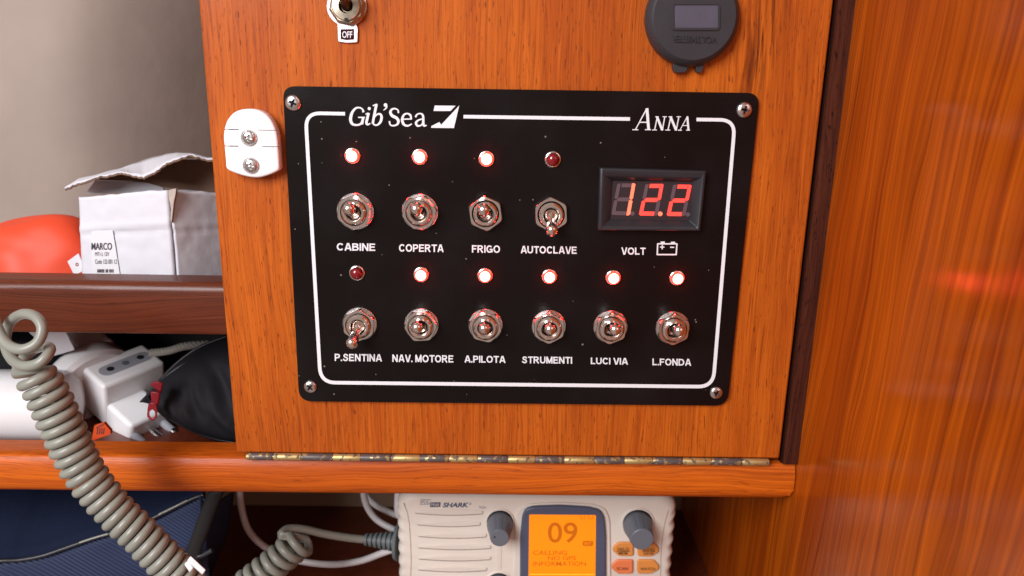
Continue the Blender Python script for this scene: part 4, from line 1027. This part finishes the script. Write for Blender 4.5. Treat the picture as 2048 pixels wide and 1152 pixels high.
# little screw tip under the ledge
sc0 = P(708, 994, 0.06)
zz = zlb
hk = thing('hanging_screw', 'bright screw tip poking down from under the ledge', 'screw', (sc0.x, 0.022, zlb - 0.006))
lathe('shank', V((sc0.x, 0.018, zlb - 0.0002)), (0, 0, -1), [(0.0012, 0), (0.0012, 0.002), (0.0009, 0.0024), (0.0012, 0.0028), (0.0009, 0.0034), (0.0012, 0.004), (0.0002, 0.0056), (0, 0.006)], MT['steel'], hk, 12)

# ---- coiled handset cord
def helix(axis_pts, R_, wire, turns, ph0=0.0, sub=18, squash=1.0):
    ax = spline(axis_pts, 24); Ltot = [0.0]
    for a_, b_ in zip(ax, ax[1:]): Ltot.append(Ltot[-1] + (b_ - a_).length)
    n = int(turns * sub); out = []
    for i in range(n + 1):
        s_ = Ltot[-1] * i / n; k = 0
        while k < len(Ltot) - 2 and Ltot[k + 1] < s_: k += 1
        f = (s_ - Ltot[k]) / (Ltot[k + 1] - Ltot[k]); c = ax[k].lerp(ax[k + 1], f); t = (ax[min(k + 1, len(ax) - 1)] - ax[max(k - 1, 0)]).normalized()
        vw = (CAM0 - c); vw = (vw - t * vw.dot(t)).normalized(); sd = vw.cross(t)
        a = ph0 + 2 * math.pi * turns * i / n
        rr = R_(i / n) if callable(R_) else R_
        out.append(c + sd * math.cos(a) * rr + vw * math.sin(a) * rr * squash)
    return out
CAM0 = V((-0.007, -0.33, 0.07))                   # the side of the coil that faces the room
co = thing('coiled_cord', 'thick grey coiled handset cord hanging across the ledge to the radio', 'cord', tuple(P(300, 1100, -0.035)))
YW = -0.036
loop = [P(-520, 900, -.035), P(-330, 700, -.032), P(-170, 560, -.03), P(-60, 560, -.03), P(-22, 610, -.033), P(-6, 655, -.036), P(14, 688, -.040), P(44, 699, -.043), P(74, 686, -.042), P(85, 658, -.040), P(72, 634, -.037), P(46, 628, -.033), P(22, 642, -.028), P(12, 668, -.026), P(12, 694, -.028), P(24, 718, -.034), P(48, 732, -.041), P(78, 726, -.043), P(98, 706, -.040), P(97, 694, -.034), P(70, 698, -.023), P(42, 722, -.020), P(32, 748, -.028)]
axis = [P(75, 750, YW), P(100, 800, YW), P(125, 855, YW), P(152, 915, YW), P(185, 968, YW), P(232, 1024, YW), P(285, 1075, YW), P(338, 1130, YW), P(400, 1200, YW), P(450, 1270, YW)]
WR = 0.00212
hx = helix(axis, lambda f: 0.0064 + 0.00025 * math.sin(f * 9) + 0.0003 * noise.noise(V((f * 40, 0, 0))), WR, 31.5, math.radians(30), 20, 0.95)
full = spline(loop, 8) + hx
vs, fs = tube_data(full, WR, 14)
mk('coil', vs, fs, MT['cord'], co, True)
YR = 0.050
ax2 = [P(610, 1078, .052), P(585, 1096, .050), P(556, 1122, .048), P(520, 1150, .046), P(470, 1190, .044), P(420, 1240, .03)]
hx2 = helix(ax2, 0.0073, 0.0024, 11.5, math.radians(200), 20, 0.9)
lead = spline([P(742, 1080, .074), P(700, 1076, .070), P(650, 1068, .064), P(605, 1058, .058), P(575, 1058, .053), P(560, 1070, .047)], 10)
vs, fs = tube_data(lead + hx2[4:], 0.00235, 14)
mk('coil', vs, fs, MT['cord'], co, True)
# ribbed boot and flange where it enters the radio
bt0, bt1 = P(730, 1079, .0735), P(792, 1083, .0715); dv = bt1 - bt0; Ld = dv.length
pr = [(0, 0)]
for k in range(6):
    h = Ld * (k / 6.4); rr = 0.0035 + 0.00042 * k; pr += [(rr, h + .0001), (rr + .0002, h + Ld * .09), (rr - .0010, h + Ld * .095), (rr - .0010, h + Ld * .15)]
pr += [(0.0060, Ld * .97), (0.0105, Ld), (0.0115, Ld + .002), (0, Ld + .002)]
lathe('cord_boot', bt0, dv, pr, MT['boot'], co, 28, angle=30)
# white clip on the coil
clp = thing('cable_clip', 'small white clip lying on the end of the coiled cord', 'clip', tuple(P(392, 1135, -0.045)))
q = [(374, 1122), (381, 1112), (412, 1140), (405, 1150)]
hexa('clip_bar', [P(x, y, -.049) for x, y in q] + [P(x, y, -.0465) for x, y in q], MT['whitep'], clp, .0004)
q = [(368, 1128), (376, 1121), (388, 1136), (380, 1146)]
hexa('clip_jaw', [P(x, y, -.047) for x, y in q] + [P(x, y, -.040) for x, y in q], MT['whitep'], clp, .0006)

# ================================================================== RADIO
YR = 0.050
cr = cv(760, 950, 5.689); cr2 = cv(1040, 950, 5.689)
zrt, zrb = P(1070, 989, YR).z, P(1070, 989, YR).z - 0.070
rxl, rxr = P(793, 1090, YR).x, P(1351, 1090, YR).x
ra = thing('marine_radio', 'cream marine radio with orange screen and two grey knobs under the ledge', 'radio', ((rxl + rxr) / 2, YR + .04, zrb))
pts = rrect(rxl, zrb, rxr, zrt, 0.010, 8)
# grip waves on the two short sides
def wave(p):
    x, z = p
    k = 0.00055 * (1 + math.cos((z - zrt) / 0.0085 * 2 * math.pi)) if zrb + .008 < z < zrt - .009 else 0
    return (x + (k if x < 0 else -k), z)
side = []
dens = []
for a_, b_ in zip(pts, pts[1:] + pts[:1]):
    k = max(1, int((V(a_) - V(b_)).length / 0.0012)); dens += [tuple(V(a_).lerp(V(b_), i / k)) for i in range(k)]
dens = [wave(p) for p in dens]
n_ = len(dens); cx_, cz_ = (rxl + rxr) / 2, (zrt + zrb) / 2
def ins_(p, d):
    sx = 1 - d / ((rxr - rxl) / 2); sz = 1 - d / ((zrt - zrb) / 2); return (cx_ + (p[0] - cx_) * sx, cz_ + (p[1] - cz_) * sz)
prof = [(0.0045, 0.0), (0.0030, 0.0006), (0.0014, 0.0020), (0.0004, 0.0042), (0.0, 0.008), (0.0, 0.022), (0.003, 0.030), (0.003, 0.062)]
vs, fs = [], []
for dd, yy in prof:
    vs += [(ins_(p, dd)[0], YR + yy, ins_(p, dd)[1]) for p in dens]
for k in range(len(prof) - 1): fs += [(k * n_ + i, k * n_ + (i + 1) % n_, (k + 1) * n_ + (i + 1) % n_, (k + 1) * n_ + i) for i in range(n_)]
fs += [tuple(range(n_)), tuple(range((len(prof) - 1) * n_, len(prof) * n_))]
mk('shell', vs, fs, MT['radio'], ra, True, 40)
box('mounting_bracket', (cx_ - .03, YR + .034, zrt - .002), (cx_ + .03, YR + .056, ZL - 0.0196), MT['rgrey'], ra)
# seam lines near both ends
for sgn, xx in ((1, (272, 250)), ):
    tube('seam', [P(*cr(x, y), YR - .00005) for x, y in ((268, 320), (310, 420), (335, 560), (350, 800), (355, 1000), (350, 1150))], 0.00016, MT['beige'], ra, 6)
tube('seam', [P(*cr2(x, y), YR - .00005) for x, y in ((1690, 400), (1655, 520), (1630, 640), (1610, 800), (1602, 950), (1600, 1150))], 0.00016, MT['beige'], ra, 6)
# speaker ribs: lens shaped slots with a raised lip
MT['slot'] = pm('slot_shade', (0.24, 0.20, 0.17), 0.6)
for i, (xa_, xb2, yy) in enumerate(((400, 1170, 425), (425, 1140, 555), (438, 1210, 688), (438, 1260, 818), (442, 1260, 945), (438, 1215, 1070), (438, 1230, 1195))):
    up, dn = [], []
    for k in range(13):
        t = k / 12; bul = math.sin(math.pi * (0.06 + 0.80 * t)) * 27
        up.append((xa_ + (xb2 - xa_) * t, yy - bul)); dn.append((xa_ + (xb2 - xa_) * t, yy + 6 + bul))
    ol = up + dn[::-1]
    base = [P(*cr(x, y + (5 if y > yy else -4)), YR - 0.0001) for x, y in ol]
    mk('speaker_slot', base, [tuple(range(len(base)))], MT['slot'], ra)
    prism('speaker_rib', [P(*cr(x, y), YR - 0.0008) for x, y in ol], (0, 0.00065, 0), MT['radio'], ra, 0.0004, 3, 40)
# raised plinth for the screen
sb = [(1044, 1035), (1050, 1020), (1066, 1014.5), (1120, 1012.5), (1180, 1016), (1202, 1022), (1209, 1036), (1212, 1070), (1212, 1180), (1040, 1180), (1040, 1080)]
prism('screen_bezel', [P(x, y, YR - 0.0030) for x, y in roundpoly(sb, 9, 4)], (0, 0.0029, 0), MT['rblue'], ra, 0.0009, 3, 40)
pl_ = [(1030, 1040), (1036, 1018), (1056, 1008), (1120, 1005), (1190, 1009), (1212, 1018), (1220, 1040), (1222, 1190), (1026, 1190)]
prism('screen_surround', [P(x, y, YR - 0.0010) for x, y in roundpoly(pl_, 12, 4)], (0, 0.0009, 0), MT['radio'], ra, 0.0007, 3, 40)
YLc = YR - 0.0031
lc = [(1058.5, 1029), (1192, 1030), (1190.5, 1180), (1056.5, 1180)]
mk('screen', [P(x, y, YLc) for x, y in roundpoly(lc, 3, 3)], [tuple(range(16))], MT['lcd'], ra)
YLi = YLc - 0.00012
for body, q, of in (('09', (1095.5, 1044.5, 1155, 1086), .012), ('CALLING', (1066, 1101, 1134, 1110), .012), ('NO GPS', (1095.5, 1112, 1152, 1120.5), .012), ('INFORMATION', (1066, 1123, 1172, 1132), .012)):
    tag(text_mesh('lettering', body, MT['lcdink'], ra, q, YLi, off=of), 'dark orange characters ' + body)
polyribbon('screen_icon', [(1161, 1031), (1162, 1037.5), (1169, 1037.5), (1169, 1031)], 1.6, YLi, MT['lcdink'], ra)
polyribbon('screen_icon', [(1177, 1031), (1178, 1037.5), (1185.5, 1037.5), (1186, 1031)], 1.6, YLi, MT['lcdink'], ra)
flatpoly('screen_icon', roundpoly([(1165.5, 1081.5), (1187, 1081.5), (1186, 1092.5), (1165, 1092)], 4, 3), YLi, MT['lcdink'], ra)
text_mesh('lettering', 'INT', MT['lcd'], ra, (1169, 1083.6, 1183, 1090), YLi - 0.0001)
MT['lcdhi'] = pm('lcd_line', (0.6, 0.3, 0.02), 0.3, emit=(1.0, 0.42, 0.03), estr=0.95)
polyribbon('screen_icon', [(1059, 1148.5), (1190, 1149)], 1.6, YLi, MT['lcdhi'], ra)
# knobs with finger flutes
def knob(bx_, by_, R_, R2, tx, ty, Ln):
    b0 = P(bx_, by_, YR - 0.0002); tp_ = P(tx, ty, YR - Ln)
    lathe('knob_well', b0 + V((0, 0.0001, 0.0012)), (0, -1, 0), [(R_ * 1.16, 0), (R_ * 1.10, 0.0008), (R_ * 1.02, 0.0008), (R_ * 1.0, 0.0)], MT['radio'], ra, 40)
    vs, fs = [], []; N_ = 60; ax = tp_ - b0; ax = V((ax.x * .15, ax.y, ax.z * .0 + ax.z * .15)).normalized()
    A, B, C3 = frame(ax)
    hs = [(0, 1.0), (0.002, 1.0), (0.004, .97), (Ln * .5, .86), (Ln - .0012, R2 / R_ * 1.0), (Ln - .0003, R2 / R_ * .96), (Ln, R2 / R_ * .90)]
    for h, k in hs:
        for i in range(N_):
            a = 2 * math.pi * i / N_; fl_ = 1 - (0.055 * max(0, math.cos(a * 10)) ** 6 if 0.002 < h < Ln - .0006 else 0)
            vs.append(b0 + C3 * h + (A * math.cos(a) + B * math.sin(a)) * R_ * k * fl_)
    for q in range(len(hs) - 1): fs += [(q * N_ + i, q * N_ + (i + 1) % N_, (q + 1) * N_ + (i + 1) % N_, (q + 1) * N_ + i) for i in range(N_)]
    fs += [tuple(range(N_)), tuple(range((len(hs) - 1) * N_, len(hs) * N_))]
    kb = mk('knob', vs, fs, MT['rgrey'], ra, True, 35)
    return kb, b0 + C3 * (Ln + .0001)
k1, f1 = knob(1000, 1047, 0.0074, 0.0054, 998, 1072, 0.0150)
lathe('pointer_dot', f1 + V((-0.0028, 0, 0.0008)), (0, -1, 0), [(0.0005, 0), (0.0005, 0.0001)], MT['void'], k1, 10)
knob(998, 1171, 0.0074, 0.0054, 996, 1196, 0.0150)
knob(1275, 1049, 0.0084, 0.0066, 1283, 1073, 0.0155)
# trough between the two small knobs
prism('knob_channel', [P(x, y, YR - 0.0003) for x, y in ((994, 1090), (1003, 1090), (1002, 1140), (993, 1140))], (0, .0002, 0), MT['radio'], ra)
# push buttons
def button(x0, y0, x1, y1, mat, lines, left):
    a_, b_, c_, d_ = cr2(x0, y0), cr2(x1, y0), cr2(x1, y1), cr2(x0, y1)
    ol = [(x0 + (60 if left else 14), y0), (x1 - (14 if left else 60), y0), (x1, y0 + (12 if left else 60)), (x1, y1 - (20 if left else 50)), (x1 - (20 if left else 90), y1), (x0 + (70 if left else 20), y1), (x0, y1 - 60 if left else y1 - 20), (x0, y0 + 60 if left else y0 + 20)]
    bo = prism('push_button', [P(*cr2(*p), YR - 0.0016) for p in roundpoly(ol, 24, 4)], (0, 0.0015, 0), mat, ra, 0.0007, 3, 40)
    tag(bo, 'orange push button marked ' + ' '.join(l_[0] for l_ in lines))
    for body, q in lines: text_mesh('lettering', body, MT['void'], bo, (*cr2(q[0], q[1]), *cr2(q[2], q[3])), YR - 0.0018, off=0.002)
    return bo
b1 = button(1055, 770, 1292, 928, MT['btn'], (('HI/LO', (1112, 826, 1240, 864)), ('MEM', (1122, 878, 1222, 906))), True)
ribbons('lettering', [([(1100, 869), (1252, 869)], [6])], YR - .0018, MT['void'], b1, cr2)
b2 = button(1338, 770, 1582, 932, MT['btn'], (('BAND', (1398, 832, 1532, 864)), ('SAVE', (1406, 880, 1520, 910))), False)
ribbons('lettering', [([(1390, 871), (1540, 871)], [6])], YR - .0018, MT['void'], b2, cr2)
button(1043, 968, 1287, 1128, MT['btn2'], (('SCAN', (1102, 1050, 1228, 1082)),), True)
button(1333, 968, 1582, 1128, MT['btn'], (('WATCH', (1370, 1054, 1536, 1086)),), False)
# maker's marks
RI = YR - 0.0001
polyribbon('lettering', [cr(*p) for p in ((460, 334), (464, 280), (574, 279), (571, 332), (462, 336))], 0.9, RI, MT['rink'], ra)
tag(text_mesh('lettering', 'POL', MT['rink'], ra, (*cr(474, 290), *cr(562, 326)), RI), 'blue grey letters POL in a box')
flatpoly('lettering', [cr(*p) for p in ((568, 366), (573, 312), (690, 310), (686, 364))], RI, MT['rink'], ra)
tag(text_mesh('lettering', 'MAR', MT['radio'], ra, (*cr(582, 322), *cr(676, 356)), RI - .0001), 'cream letters MAR on a blue grey block')
tag(text_mesh('lettering', 'SHARK', MT['rink'], ra, (*cr(712, 314), *cr(1010, 369)), RI, off=.035, shear=.25), 'blue grey slanted word SHARK')
text_mesh('lettering', '2', MT['rink'], ra, (*cr(1014, 314), *cr(1040, 338)), RI, off=.02)
text_mesh('lettering', 'SQL', MT['rink'], ra, (*cr(1126, 356), *cr(1212, 384)), RI)
